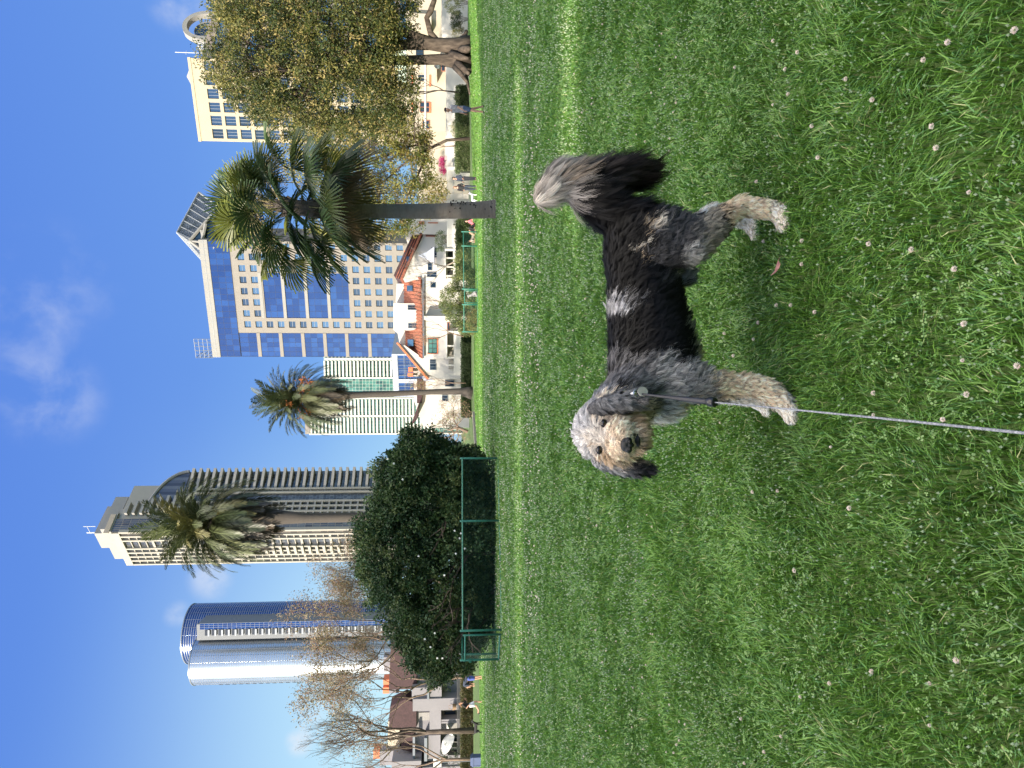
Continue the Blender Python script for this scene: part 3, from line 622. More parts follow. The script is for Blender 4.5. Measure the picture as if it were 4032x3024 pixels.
def rotT(x, y, deg, z=0): return Matrix.Translation((x, y, z)) @ Matrix.Rotation(R(deg), 4, 'Z')
def reg(n0, pitch, w, n): return [(n0+i*pitch, n0+i*pitch+w) for i in range(n)]

# ------------------------------------------------------------------ the blue glass and stone hotel tower
A = W(1808, 1406, 243); B = W(1808, 963, 230); t, L = at_line(A, B, 'glass_tower', 'blue glass and stone tower with a pointed glass roof behind the near palm')
L = 38.3; DEP = 30
cols = [10.0+3.7*i for i in range(8)]; rows = [22.6-3.59*2+3.59*k for k in range(16)]
b = MB()
big = lambda i, k: i in (1, 2, 3, 4) and 6 <= k <= 13
grid_wall(b, 8.2, L, -2, 15.3, [], [], .8); 
for k, z in enumerate(rows):
    z0, z1 = z+.1, z+2.2; b.box(8.2, L, 0, .8, z1, z+3.59+.1, 0) if not (6 <= k <= 12) else None
    if 6 <= k <= 12:
        b.box(8.2, 13.3, 0, .8, z1, z+3.69, 0); b.box(28.3, L, 0, .8, z1, z+3.69, 0)
    xc = 8.2
    for i, x in enumerate(cols):
        if big(i, k):
            if i == 1: b.box(xc, 13.3, .004, .796, z0, z1, 0)
            xc = 28.3; continue
        b.box(xc, x, .004, .796, z0, z1, 0); xc = x+2.15
    b.box(xc, L, .004, .796, z0, z1, 0)
b.box(8.2, L, 0, .8, rows[0]-1.5, rows[0]+.1, 0)
ztop = rows[-1]+3.69; b.box(8.2, L, 0, .8, ztop, 73.6, 0) if ztop < 73.6 else None
for z in (30.5, 38, 45.2, 52.4, 59.6, 66.8): b.box(0, 8.2, -.15, .6, z, z+1.1, 0)
b.box(-.2, L+.2, -.3, DEP, 80.2, 82.8, 1); b.box(.3, L-.3, .7, DEP-.4, -2, 80.1, 2)
for i in range(20): b.box(-.2+i*2, -.2+i*2+.09, -.34, -.3, 80.3, 82.7, 3)
b.box(-.25, L+.25, -.36, -.3, 81.4, 81.5, 3)
b.build('wall', [stoneG, stoneW, frG, frG], t)
k_ = 0; r = random.Random(1)
for i, x in enumerate(cols):
    for k, z in enumerate(rows):
        if big(i, k): continue
        WIN.put(t, I4, x, .45, z+.1, 2.15, 2.1, 1, 2, r.choice(gW[:1]+[gW[2]]*2), frG); k_ += 1
b = MB()
for j, (z0, z1) in enumerate(((-2, 30.5), (31.6, 38), (39.1, 45.2), (46.3, 52.4), (53.5, 59.6), (60.7, 66.8), (67.9, 73.5))): curtain(b, 0.1, 8.1, z0, z1, 5, max(2, int((z1-z0)/1.9)), .1, seed=j, t=.06)
b.build('left_glass', gB+[mull], t)
for j in range(4):
    b = MB(); z0 = rows[6]+.1+j*7.18; curtain(b, 13.35, 28.25, z0, z0+6.1, 7, 3, .3, seed=20+j, t=.06); b.build('glass_bay', gB+[mull], t)
    b = MB(); b.box(13.3, 28.3, -.1, .6, z0+6.1, z0+7.1, 0); b.build('floor_band', stoneW, t) if j < 4 else None
b = MB(); curtain(b, .1, L-.1, 73.7, 80.1, 20, 3, -.1, seed=31, t=.07); b.build('glass_top_storeys', gB+[mull], t)
# left return and right return faces
b = MB(); b.T = rotT(0, DEP, -90); curtain(b, 0, DEP, -2, 80, 14, 26, 0, seed=41, t=.07); b.build('side_glass', gB+[mull], t)
b = MB(); b.T = rotT(L, 0, 90); rr = [22.6+3.59*k for k in range(13)]
grid_wall(b, 0, DEP, -2, 70, [(1.2+3.4*i, 3.2+3.4*i) for i in range(8)], [(z+.1, z+2.2) for z in rr], .7); b.build('side_wall', stoneG, t)
T = rotT(L, 0, 90)
for i in range(8):
    for k, z in enumerate(rr):
        if i < 5: WIN.put(t, T, 1.2+3.4*i, .4, z+.1, 2., 2.1, 1, 2, r.choice(gW), frG)
b = MB(); b.T = rotT(L, 0, 90); curtain(b, 0, DEP, 70.2, 80, 14, 5, -.15, seed=42, t=.07); b.build('side_glass', gB+[mull], t)
# roof screen lattice on the left corner
b = MB()
for i in range(6): b.tube([(-.6+i*1.3, .3, 82.8), (-.6+i*1.3, .3, 88.4)], .09, 5)
for z in (84.2, 85.6, 87, 88.4): b.tube([(-.6, .3, z), (5.9, .3, z)], .09, 5); b.tube([(-.6, .3, z), (-.6, 8, z)], .09, 5)
for i in range(5): b.tube([(-.6+i*1.3, .3, 82.8+(i % 2)*2.8), (-.6+(i+1)*1.3, .3, 85.6+(i % 2)*2.8)], .07, 5); b.tube([(-.6, .3+i*1.6, 82.8), (-.6, .3+(i+1)*1.6, 88.4)], .07, 5)
b.build('roof_screen', frG, t)
# pointed glass roof: front gable, slatted slope to the right and lattice slope to the left
Mi = Matrix.Translation((A.x, A.y, 0)) @ Matrix.Rotation(math.atan2(B.y-A.y, B.x-A.x), 4, 'Z'); Mi = Mi.inverted()
def loc(x, y, d): return Mi @ W(x, y, d)
ap = loc(697, 916, 243); eL = loc(828, 1060, 238); eF = loc(815, 968, 233); gT_ = loc(752, 946, 233); rdg = loc(783, 757, 256); eR = loc(895, 838, 240); bk = loc(850, 1000, 262); gA = loc(834, 850, 236)
b = MB()
def slats(P0, P1, Q0, Q1, n, r0=.12, cross=6):
    for i in range(n+1):
        s_ = i/n; b.tube([P0.lerp(Q0, s_), P1.lerp(Q1, s_)], r0, 4)
    for i in range(cross+1):
        s_ = i/cross; b.tube([P0.lerp(P1, s_), Q0.lerp(Q1, s_)], r0*1.3, 4)
slats(ap, rdg, eF, eR, 26, .13, 7)
slats(ap, ap, eL, gT_+Vector((0, 0, 1)), 14, .12, 6)
for p, q in ((ap, eL), (ap, rdg), (ap, eF), (rdg, eR), (eF, eR), (eL, eF)): b.tube([p, q], .32, 6)
b.build('roof_frame', mat('roof_slat_metal', (.2, .22, .24), .5), t)
b = MB(); dn = Vector((0, .5, -.35)); b.add([ap+dn, eF+dn, eR+dn, rdg+dn], [(0, 1, 2, 3)], 0); b.add([ap+dn, eL+dn, eF+dn], [(0, 1, 2)], 0); b.add([ap+dn, rdg+dn, bk, eL+dn], [(0, 1, 2, 3)], 0); b.add([rdg+dn, eR+dn, bk], [(0, 1, 2)], 0)
so_ = b.build('roof_glass', mat('roof_glass', (.12, .17, .27), .25, .1, metal=.3), t)
b = MB()
off = Vector((0, -1.2, 0)); g0, g1, g2 = gT_+off, gA+off, loc(842, 1015, 234)+off; bs = loc(872, 885, 234)+off
for p, q in ((g0, g1), (g0, g2), (g2, loc(848, 968, 232)+off), (loc(800, 950, 233)+off, loc(815, 880, 234)+off), (loc(815, 985, 233)+off, loc(800, 905, 234)+off)): b.tube([p, q], .55, 6)
b.tube([g0, loc(838, 955, 233)+off], .4, 6); b.build('gable_frame', stoneW, t)
b = MB(); b.add([g0+Vector((0, .4, 0)), g2+Vector((0, .4, 0)), loc(850, 955, 233), g1+Vector((0, .4, 0))], [(0, 1, 2, 3)]); b.build('gable_glass', gW[1], t)

# low wing of the tower: pale blue stone with big panes
A = W(1808, 1562, 172); B = W(1808, 1395, 166); t, L = at_line(A, B, 'podium_building', 'low pale blue office wing with large panes between the tower and the white chimney')
zt = WZ(1545, 168); b = MB(); b.box(0, L, .5, 14, -2, zt, 0)
pan = [(L*.07, L*.33), (L*.42, L*.97)]
grid_wall(b, 0, L, -2, zt, pan, [(zt-6.9, zt-1.3)], .5); b.build('wall', mat('pale_blue_stone', (.28, .31, .4), .6, .05, .4), t)
b = MB()
for q, (p0, p1) in enumerate(pan): curtain(b, p0, p1, zt-6.9, zt-1.3, 3+q*4, 4, .3, seed=50+q, t=.07)
b.build('glazing', gB+[frG], t)
b = MB()
for i in range(9): b.box(i*L/8-.03, i*L/8+.03, -.03, -.004, -2, zt)
for z in (zt-1.2, zt-3, zt-5, zt-7): b.box(0, L, -.035, -.006, z, z+.05)
b.build('joints', frG, t)

# ------------------------------------------------------------------ cream office block with square windows (right)
A = W(1808, 580, 200); B = W(1808, 263, 192); t, L = at_line(A, B, 'cream_office_block', 'cream office block with a grid of square blue windows above the big tree')
zt = 71.9; cw = L/6.15; cols = [(.75+cw*i, .75+cw*i+cw*.74) for i in range(6)]; rows = [(zt-6.6-3.78*k, zt-6.6-3.78*k+2.9) for k in range(17)]
b = MB(); grid_wall(b, 0, L, -2, zt, cols, rows, .7); b.box(.3, L-.3, .7, 22, -2, zt-.4, 0); b.box(-.15, L+.15, -.15, .85, zt-.5, zt+.25, 0)
b.box(0, .6, .7, 22, -2, zt, 0); b.box(L-.6, L, .7, 22, -2, zt, 0)
b.build('wall', mat('cream_panel', (.34, .29, .21), .8, .05, .3), t)
for x, _ in cols:
    for k, (z, _) in enumerate(rows):
        if k < 12: WIN.put(t, I4, x, .42, z, cw*.74, 2.9, 3, 1, gW[0] if (k+int(x)) % 3 else gW[1], frG)
b = MB(); b.add([(L*.55, 3, zt), (L*.98, 3, zt), (L*.78, 9, zt+4.2), (L*.55, 16, zt), (L*.98, 16, zt)], [(0, 1, 2), (1, 4, 2), (4, 3, 2), (3, 0, 2)]); b.build('roof_peak', stoneW, t)

# banded blue and pink block with the round glass gable (top right corner of the place)
A = W(1808, 262, 196); B = W(1808, -60, 212); t, L = at_line(A, B, 'banded_office_tower', 'pink stone and blue glass banded tower with a round roof ring, partly outside the picture')
zt = WZ(795, 196); b = MB(); z = zt; b.box(.2, L-.2, .6, 25, -2, zt-.1, 0); bands = []
for k in range(14):
    b.box(-.2, L+.2, -.25, .6, z-(2.2 if k == 0 else 1.4), z, 0); z -= (2.2 if k == 0 else 1.4); bands.append((z-3.1, z)); z -= 3.1
b.box(-.2, .5, -.27, .5, -2, zt, 0); b.build('wall', stoneP, t)
for k, (z0, z1) in enumerate(bands):
    b = MB(); curtain(b, .5, L, z0, z1, 22, 1, .1, seed=60+k, t=.08); b.build('window_band', [mat('petrol_glass_a', (.03, .1, .2), .12, .1, .2, metal=.4), mat('petrol_glass_b', (.04, .13, .25), .12, .1, .2, metal=.4), mat('petrol_glass_c', (.06, .17, .3), .12, .1, .2, metal=.4), frG], t)
Mi = (Matrix.Translation((A.x, A.y, 0)) @ Matrix.Rotation(math.atan2(B.y-A.y, B.x-A.x), 4, 'Z')).inverted()
c = loc(792, 63, 203); c.y = 3; ra = 200*83/F; rd = 200*52/F
b = MB()
n = 48; vs = []
for yy in (-.8, .8):
    for q in (0, 1):
        for i in range(n+1):
            a = math.pi*(-.12+1.24*i/n); rr_ = ra-(1.25 if q else 0); vs.append((c.x+rr_*math.cos(a), c.y+yy, c.z+rr_*math.sin(a)))
k = n+1
fs = []
for i in range(n): fs += [(i, i+1, k+i+1, k+i), (2*k+i+1, 2*k+i, 3*k+i, 3*k+i+1), (i+1, i, 2*k+i, 2*k+i+1), (k+i, k+i+1, 3*k+i+1, 3*k+i)]
b.add(vs, fs); b.build('roof_ring', stoneW, t)
b = MB(); b.tube([(c.x, c.y+1.2, c.z-.5), (c.x, c.y+1.5, c.z-.5)], rd, 40); b.build('round_glass', mat('petrol_glass_a', (.03, .1, .2)), t)
b = MB()
for rr_ in (rd, rd*.66, rd*.3): b.tube([(c.x+rr_*math.cos(a), c.y+1.05, c.z-.5+rr_*math.sin(a)) for a in np.linspace(0, 2*math.pi, 41)], .13, 5, cap=False)
for i in range(12): a = math.pi*i/6; b.tube([(c.x+rd*.3*math.cos(a), c.y+1.05, c.z-.5+rd*.3*math.sin(a)), (c.x+rd*math.cos(a), c.y+1.05, c.z-.5+rd*math.sin(a))], .09, 5)
b.build('round_lattice', stoneW, t)
b = MB(); x0 = L*.12; x1 = c.x-ra*.8; zc = zt+2
for i in range(8):
    x = x0+(x1-x0)*i/7; b.tube([(x, 3, zt), (x, 3, zt+1+i*.55)], .1, 5)
for q in (.2, .5, 1): b.tube([(x0, 3, zt+1*q), (x1, 3, zt+4.9*q)], .14, 5)
for i in range(7): x = x0+(x1-x0)*i/7; b.tube([(x, 3, zt), (x+(x1-x0)/7, 3, zt+1+(i+1)*.55)], .08, 5)
b.build('roof_canopy', frW, t)
b = MB(); b.tube([(L*.16, 3, zt), (L*.16, 3, zt+9)], .09, 5); b.tube([(L*.14, 3, zt+6), (L*.18, 3, zt+6)], .05, 4); b.build('antenna', frW, t)

# ------------------------------------------------------------------ teal balcony tower far behind the slim palm
A = W(1808, 1709, 600); B = W(1808, 1567, 596); t, _ = at_line(A, B, 'teal_apartment_tower', 'far teal glass apartment tower with white balcony slabs behind the slim palm')
S1 = (B-A).to_2d().length; S2 = 17.; S3 = 34.; zt1 = 125.; zt2 = 108.; zt3 = 113.
paleW = mat('balcony_white', (.5, .5, .46), .8, .04); b = MB(); b.box(.4, S1-.2, 1.2, 24, -5, zt1-1, 0); b.box(S1-.2, S1+S2, 6.5, 24, -5, zt2, 0); b.box(S1+S2, S1+S2+S3, 1.2, 24, -5, zt3-1, 0)
b.box(S1-.8, S1+.4, -.5, 7, -5, zt1, 1); b.box(S1+S2-.8, S1+S2+.4, -.5, 7, -5, zt3, 1); b.box(0, 1, -.5, 7, -5, zt1, 1); b.box(S1*.48, S1*.53, -.2, 1.2, -5, zt1-2, 1); b.box(S1+S2+S3*.42, S1+S2+S3*.48, -.3, 1.2, -5, zt3-2, 1)
b.box(0, S1*.5, 3, 20, zt1, zt1+4, 0); b.build('wall', [stoneG, paleW], t)
for (x0, x1, zt_, y0, sd) in ((1, S1-.8, zt1, 1.1, 1), (S1+.4, S1+S2-.8, zt2, 6.4, 2), (S1+S2+.4, S1+S2+S3, zt3, 1.1, 3)):
    b = MB(); curtain(b, x0, x1, -5, zt_-1.2, int((x1-x0)/2.6), 40, y0, seed=sd, t=.14, wts=(4, 5, 2)); b.build('glazing', gT+[paleW], t)
for (x0, x1, zt_) in ((1.5, S1*.47, zt1), (S1*.54, S1-1, zt1), (S1+S2+1, S1+S2+S3*.41, zt3), (S1+S2+S3*.5, S1+S2+S3, zt3)):
    b = MB(); b.box(0, x1-x0, -1.2, 1.1, 0, .35, 0); b.box(0, x1-x0, -1.25, -1.1, .35, 1.25, 0); p0 = b.build('balcony', paleW, t); me = p0.data; z = zt_-2.5; p0.location = (x0, 0, z)
    while z > 25: z -= 3; o = bpy.data.objects.new('balcony', me); COL.objects.link(o); o.parent = t; o.location = (x0, 0, z)

# ------------------------------------------------------------------ tall white and shade-grey apartment tower behind the shaggy palm
C_ = W(1808, 2075, 310); Lf = W(1808, 2197, 324); Rt = W(1808, 1843, 334)
t, LA = at_line(Lf, C_, 'tall_apartment_tower', 'tall stepped white apartment tower with a shade-grey right face behind the dark broad palm')
vr = Rt-C_; LB = vr.to_2d().length; angB = math.degrees(math.atan2(vr.y, vr.x)-math.atan2(C_.y-Lf.y, C_.x-Lf.x)); TB_ = rotT(LA, 0, angB)
hW = mat('tower_white', (.3, .28, .245), .8, .04, .3); hG = mat('tower_shade_grey', (.25, .24, .23), .8, .05, .3)  # grey also carries the shade of the right-hand face in its colour
zL = WZ(483, 320); zU = WZ(440, 315); zR = WZ(735, 330); fl = 3.12
b = MB(); b.box(.5, LA+.0, .8, 26, -3, zL-.5, 0)
b.box(LA*.05, LA*.98, 2, 20, zL, zL+5.5, 1); b.box(LA*.35, LA*.8, 3, 18, zL+5.5, zL+9.5, 1)
b.box(-.3, LA*.99, -.6, .8, zL-3, zL, 0)
b.build('wall', [hW, hG], t)
b = MB(); b.T = TB_; b.box(0.5, LB-.3, .8, 24, -3, zR-.5, 0); b.box(.5, LB*.38, .9, 20, zR-.5, zU, 0); b.box(LB*.38, LB*.62, 4, 20, zR-.4, zU-14, 0); b.box(0, LB*.3, -.4, .9, zU-2, zU+.4, 0); b.box(LB*.2, LB*.45, 5, 16, zU, zU+4.5, 0)
b.build('wall', hG, t)
npier = 8; dx = LA/npier
for i in range(npier+1):
    if i == 5: continue
    b = MB(); b.box(i*dx-.42, i*dx+.42, -.55, .8, -3, zL-3, 0); b.build('pier', hW, t)
nfl = int((zL-3)/fl)
for k in range(nfl):
    z = zL-3-fl*(k+1)
    b = MB(); 
    b.box(0, LA*.86, -.1, .8, z, z+(.95 if k % 4 == 3 else .38), 0); b.build('floor_slab', hW, t)
    if k > 14:
        b = MB(); b.box(dx*2.45, dx*4.5, -1.4, .2, z+.05, z+.22, 0); b.box(dx*2.45, dx*4.5, -1.4, -1.2, z+.22, z+1.15, 0); b.build('balcony', hW, t)
    b = MB(); b.box(-1.5, .1, .3, 2.6, z, z+.9, 0); b.build('side_balcony', hW, t)
b = MB(); curtain(b, .3, LA*.86, -3, zL-3, 15, int((zL)/fl*2), .5, seed=71, t=.1, wts=(4, 4, 3)); b.build('glazing', gD+[frG], t)
b = MB(); curtain(b, LA*.86, LA, -3, zU-2, 4, int(zU/fl), .2, seed=72, t=.16, wts=(3, 3, 5)); b.T = TB_; curtain(b, 0, LB*.2, -3, zU-2, 6, int(zU/fl), -.1, seed=73, t=.2, wts=(2, 4, 4)); b.build('corner_glazing', gD+[mat('bronze_frame', (.22, .19, .16), .6)], t)
b = MB(); b.T = TB_; curtain(b, LB*.45, LB*.6, -3, zR-6, 5, 80, .55, seed=74, t=.12, wts=(5, 3, 2)); curtain(b, LB*.2, LB*.45, -3, zR, 9, 80, .75, seed=75, t=.1); curtain(b, LB*.66, LB*.98, -3, zR-1, 8, 40, .75, seed=76, t=.1); b.build('right_glazing', gD+[frG], t)
b = MB(); b.T = TB_
for f in (.2, .285, .37, .45, .6, .66): b.box(LB*f-.45, LB*f+.45, -.5, .8, -3, zR+(2 if f < .5 else -6), 0)
b.build('right_piers', hW, t)
for k in range(int(zR/fl)):
    z = zR-fl*(k+1); b = MB(); b.T = TB_; b.box(LB*.2, LB*.45, -.4, .7, z, z+.8, 0); b.build('floor_slab', hG, t); b = MB(); b.T = TB_; b.box(LB*.6, LB*.66, .1, .7, z, z+.5, 0); b.build('floor_ledge', hG, t)
    b = MB(); b.T = TB_; x0, x1 = LB*.67, LB*.98
    b.add([(x0, -.2, z), (x1, -2.4, z), (x1, .7, z), (x0, .7, z), (x0, -.2, z+1.15), (x1, -2.4, z+1.15), (x1, .7, z+1.15), (x0, .7, z+1.15)], [(0, 3, 2, 1), (4, 5, 6, 7), (0, 1, 5, 4), (1, 2, 6, 5), (2, 3, 7, 6), (3, 0, 4, 7)]); b.build('balcony', hG, t)
b = MB(); b.T = TB_    # rounded glazed bay under the step
xs_ = np.linspace(LB*.3, LB*.98, 15); 
for i in range(14):
    f0 = (xs_[i]-LB*.3)/(LB*.68); zt_ = zR+13*math.sqrt(max(0, 1-f0*f0)); b.box(xs_[i], xs_[i+1], .2, 4, zR-.5, zt_, i % 3)
b.build('rounded_bay', gD, t)
b = MB(); b.T = TB_; P = [(LB*.3+LB*.68*math.sin(a), 0, zR+13*math.cos(a)) for a in np.linspace(0, math.pi/2, 16)]; b.tube(P, .7, 6); b.build('bay_arch', hG, t)
for k in range(8):
    z = zU-6-3.1*k; b = MB(); b.T = TB_; x1 = LB*(.44+.02*min(k, 5)); b.box(LB*.26, x1, -1.6, 1, z, z+1.1, 0); b.build('balcony', hG, t)
b = MB(); 
for x in (LA*.7, LA*.72, LA*.9): b.tube([(x, 5, zL+9), (x, 5, zL+14)], .12, 5)
b.tube([(LA*.7, 5, zL+12.5), (LA*.9, 5, zL+12.5)], .1, 5); b.build('antenna', frW, t)
# bronze crown at the corner
b = MB(); b.T = TB_; b.box(-1, LB*.26, -.8, -.45, zU-1.5, zU+.6, 0); b.build('crown_band', mat('tan_stone', (.42, .34, .26), .8), t)

# ------------------------------------------------------------------ twin glass cylinders at the left
t = thing('cylinder_tower', 'tower of two mirrored glass cylinders reflecting the low sun, left of the tall apartment tower', 'building', (WX(2520, 372), 372, 0))
mirr = mat('mirror_glass', (.48, .51, .56), .25, .12, .1, metal=.85); mirb = mat('blue_mirror_glass', (.03, .07, .2), .12, .1, .1, metal=.6); ringM = mat('bright_band', (.3, .31, .33), .28, .05, metal=.5)
def cyl(cx, cy, rad, z1, step, parent, name, gm, mi2):
    zs = [-4]; ms = []
    z = z1
    lev = []
    while z > 0: lev.append(z); z -= step
    lev = lev[::-1]; zs = [-4.]; ms = []
    for z in lev: zs += [z-.3, z]; ms += [0, 1]
    n = 72; V = []; 
    for i, z in enumerate(zs):
        for part in (0, 1):
            pass
        a = np.linspace(0, 2*math.pi, n, endpoint=False); V.append(np.stack([cx+rad*np.cos(a), cy+rad*np.sin(a), np.full(n, z)], 1))
    V = np.concatenate(V); q = []; mi = []
    for i in range(len(zs)-1):
        j = np.arange(n); q.append(np.stack([i*n+j, i*n+(j+1) % n, (i+1)*n+(j+1) % n, (i+1)*n+j], 1)); mi += [ms[i]]*n
    o = mesh_np(name, V, [np.concatenate(q)], [gm, mi2], parent, mi=mi, smooth=True); 
    b = MB(); b.tube([(cx, cy, z1-.2), (cx, cy, z1+.3)], rad+.25, 64); b.build('roof', ringM, parent)
    b = MB()
    for i in range(0, 72, 3): a = 2*math.pi*i/72; b.tube([(cx+(rad+.05)*math.cos(a), cy+(rad+.05)*math.sin(a), -4), (cx+(rad+.05)*math.cos(a), cy+(rad+.05)*math.sin(a), z1)], .07, 4)
    b.build('mullions', ringM, parent)
ox = t.location.x; fc = W(1808, 2572, 372); bc = W(1808, 2462, 392); zf = WZ(748, 362); zb = WZ(728, 380)
cyl(fc.x-ox, 0, 11.6, zf, 1.13, t, 'front_cylinder', mirr, ringM); cyl(bc.x-ox, 18, 15.2, zb, 1.13, t, 'rear_cylinder', mirb, ringM)
xw0 = WX(2497, 366)-ox; xw1 = WX(2436, 366)-ox
b = MB(); b.box(xw0, xw1, -5, 14, -4, zf-1.5, 0); b.build('link_wall', mat('link_wall', (.12, .13, .15), .5, .06), t)
b = MB(); curtain(b, xw1-2.6, xw1+.4, -4, zf-3, 3, 60, -5.3, seed=81); b.build('link_glazing', gB+[ringM], t)
z = zf-8
while z > 20:
    b = MB(); b.box(xw0+2.4, xw1-2.8, -5.6, -4.9, z, z+2.4, 0); b.box(xw0+2.2, xw1-2.7, -6, -5.62, z, z+.9, 1); b.build('balcony_opening', [gD[0], ringM], t); z -= 3.3
z = zf-14; a0 = math.radians(-152)
while z > 20:
    for da in (0, .1):
        b = MB(); a = a0-da; b.T = Matrix.Translation((fc.x-ox+11.7*math.cos(a), 11.7*math.sin(a), z)) @ Matrix.Rotation(a+math.pi/2, 4, 'Z'); b.box(-.45, .45, -.12, .1, 0, 1.5, 0); b.build('small_window', gD[0], t) if z > 60 else None
    z -= 3.3
a = math.radians(-60); b = MB(); b.T = Matrix.Translation((bc.x-ox+15.3*math.cos(a), 18+15.3*math.sin(a), 0)) @ Matrix.Rotation(a+math.pi/2, 4, 'Z'); b.box(-.8, .8, -.25, .3, 20, zb-14, 0); b.build('stone_strip', stoneG, t)
# ------------------------------------------------------------------ white villas beyond the lawn
D0 = 88.
def px(y): return WX(y, D0)
def pz(x): return WZ(x, D0)
def tiles(b, P0, P1, Q0, Q1, m=0, n=None):
    """roof slope between ridge P0-P1 and eaves Q0-Q1, with raised tile rows running down it"""
    nrm = (P1-P0).cross(Q0-P0).normalized(); nrm = nrm if nrm.z > 0 else -nrm; th = nrm*.12
    b.add([P0, P1, Q1, Q0, P0+th, P1+th, Q1+th, Q0+th], [(0, 1, 2, 3), (7, 6, 5, 4), (0, 4, 5, 1), (1, 5, 6, 2), (2, 6, 7, 3), (3, 7, 4, 0)], m)
    n = n or int((Q1-Q0).length/.42)
    for i in range(n+1):
        s_ = i/n; b.tube([P0.lerp(P1, s_)+th*1.1, Q0.lerp(Q1, s_)+th*1.1], .105, 6, m)
def villa(name, label, y0, y1, base=None, dep=9):
    t = thing(name, label, 'house', (0, 0, 0)); return t
def simple_window(t, ya, yb, xa, xb, y=None, nx=2, nz=1, glass=None, frame=None, shut=False, Dy=0):
    """window seen between photo rows; (ya<yb are the photo's y, xa<xb its x)"""
    x0, x1 = px(yb), px(ya); z0, z1 = pz(xb), pz(xa)
    f = MB(); tt = .07; Y = D0-.04+Dy; f.box(x0-tt, x1+tt, Y-.05, Y+.06, z0-tt, z0, 0); f.box(x0-tt, x1+tt, Y-.05, Y+.06, z1, z1+tt, 0); f.box(x0-tt, x0, Y-.05, Y+.06, z0, z1, 0); f.box(x1, x1+tt, Y-.05, Y+.06, z0, z1, 0)
    for i in range(1, nx): xm = x0+(x1-x0)*i/nx; f.box(xm-.03, xm+.03, Y-.04, Y+.05, z0, z1, 0)
    for i in range(1, nz): zm = z0+(z1-z0)*i/nz; f.box(x0, x1, Y-.042, Y+.048, zm-.03, zm+.03, 0)
    if shut: f.box(x0-.5, x0-tt, Y-.08, Y+.02, z0-.12, z1+.12, 0); f.box(x1+tt, x1+.5, Y-.08, Y+.02, z0-.12, z1+.12, 0)
    o = f.build('window', frame or frG, t)
    g = MB(); g.box(x0, x1, Y-.01, Y+.035, z0, z1, 0); g.build('pane', glass or gW[1], o); return o
def poly(pts, Dy=0): return [(px(y), pz(x)) for x, y in pts]
gnd = 1868
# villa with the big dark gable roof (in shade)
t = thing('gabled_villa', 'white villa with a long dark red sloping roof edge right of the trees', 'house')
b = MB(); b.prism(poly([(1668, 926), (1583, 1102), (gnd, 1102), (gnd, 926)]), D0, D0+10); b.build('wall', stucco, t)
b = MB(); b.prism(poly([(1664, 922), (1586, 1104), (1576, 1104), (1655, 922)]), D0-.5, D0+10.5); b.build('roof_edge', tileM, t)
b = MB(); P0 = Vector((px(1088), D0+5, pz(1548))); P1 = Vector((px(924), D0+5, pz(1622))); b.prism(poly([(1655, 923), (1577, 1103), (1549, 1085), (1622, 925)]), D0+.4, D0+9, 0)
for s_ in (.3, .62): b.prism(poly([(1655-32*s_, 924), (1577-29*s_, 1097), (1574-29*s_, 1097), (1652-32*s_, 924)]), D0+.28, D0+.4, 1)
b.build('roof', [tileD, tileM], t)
b = MB(); b.prism(poly([(1588, 924), (1544, 1085), (1600, 1085), (1630, 924)]), D0+9.5, D0+14); b.build('rear_wall', stucco, t)
b = MB(); b.box(px(1030), px(1012), D0+.1, D0+.3, pz(1622), pz(1600)); b.build('skylight', gW[2], t)
simple_window(t, 925, 932, 1678, 1718, frame=brownF)
for ya, yb, xa, xb in ((1074, 1091, 1683, 1722), (1035, 1064, 1686, 1700), (978, 1012, 1700, 1722)): simple_window(t, ya, yb, xa, xb)
b = MB(); b.box(px(1100), px(980), D0-2.6, D0-.0, pz(1757), pz(1722), 0)
for y in (982, 1030, 1064, 1098): b.box(px(y+2), px(y-2), D0-2.5, D0-2.1, pz(gnd), pz(1757), 0)
b.build('balcony', stucco, t)
b = MB()
for y0_, y1_ in ((985, 1026), (1034, 1060), (1067, 1094)): b.box(px(y1_), px(y0_), D0-.12, D0-.02, pz(1835), pz(1764))
b.build('ground_floor_opening', dark, t)
b = MB(); c0 = Vector((px(1016), D0-1.4, pz(1712))); b.tube([c0, c0+Vector((0, 0, .9)), c0+Vector((0, 0, 1.9))], [1.15, .45, .02], 12); b.tube([c0-Vector((0, 0, 1.2)), c0], .03, 6); o = b.build('parasol', mat('parasol_cloth', (.72, .73, .78), .8)); tag(o, 'folded pale parasol on the balcony of the gabled villa', 'parasol')
# right neighbour with plain walls
t = thing('plain_villa', 'plain white stuccoed villa seen between the palm trunk and the gabled roof', 'house')
b = MB(); b.box(px(926), px(858), D0-.5, D0+9, pz(gnd), pz(1592)); b.box(px(905), px(800), D0+2, D0+12, pz(gnd), pz(1602)); b.box(px(800), px(690), D0+3, D0+12, pz(gnd), pz(1640)); b.build('wall', stucco, t)
for ya, yb, xa, xb in ((867, 876, 1598, 1619), (907, 917, 1589, 1608)): simple_window(t, ya, yb, xa, xb, Dy=-.5)
b = MB(); b.box(px(890), px(878), D0-.62, D0-.5, pz(1672), pz(1650)); b.box(px(885), px(881), D0-.62, D0-.5, pz(1725), pz(1686)); b.build('shutter', brownF, t)
b = MB(); b.box(px(934), px(906), D0+14, D0+18, pz(1600), pz(1556)); b.build('chimney', orangeM, t)
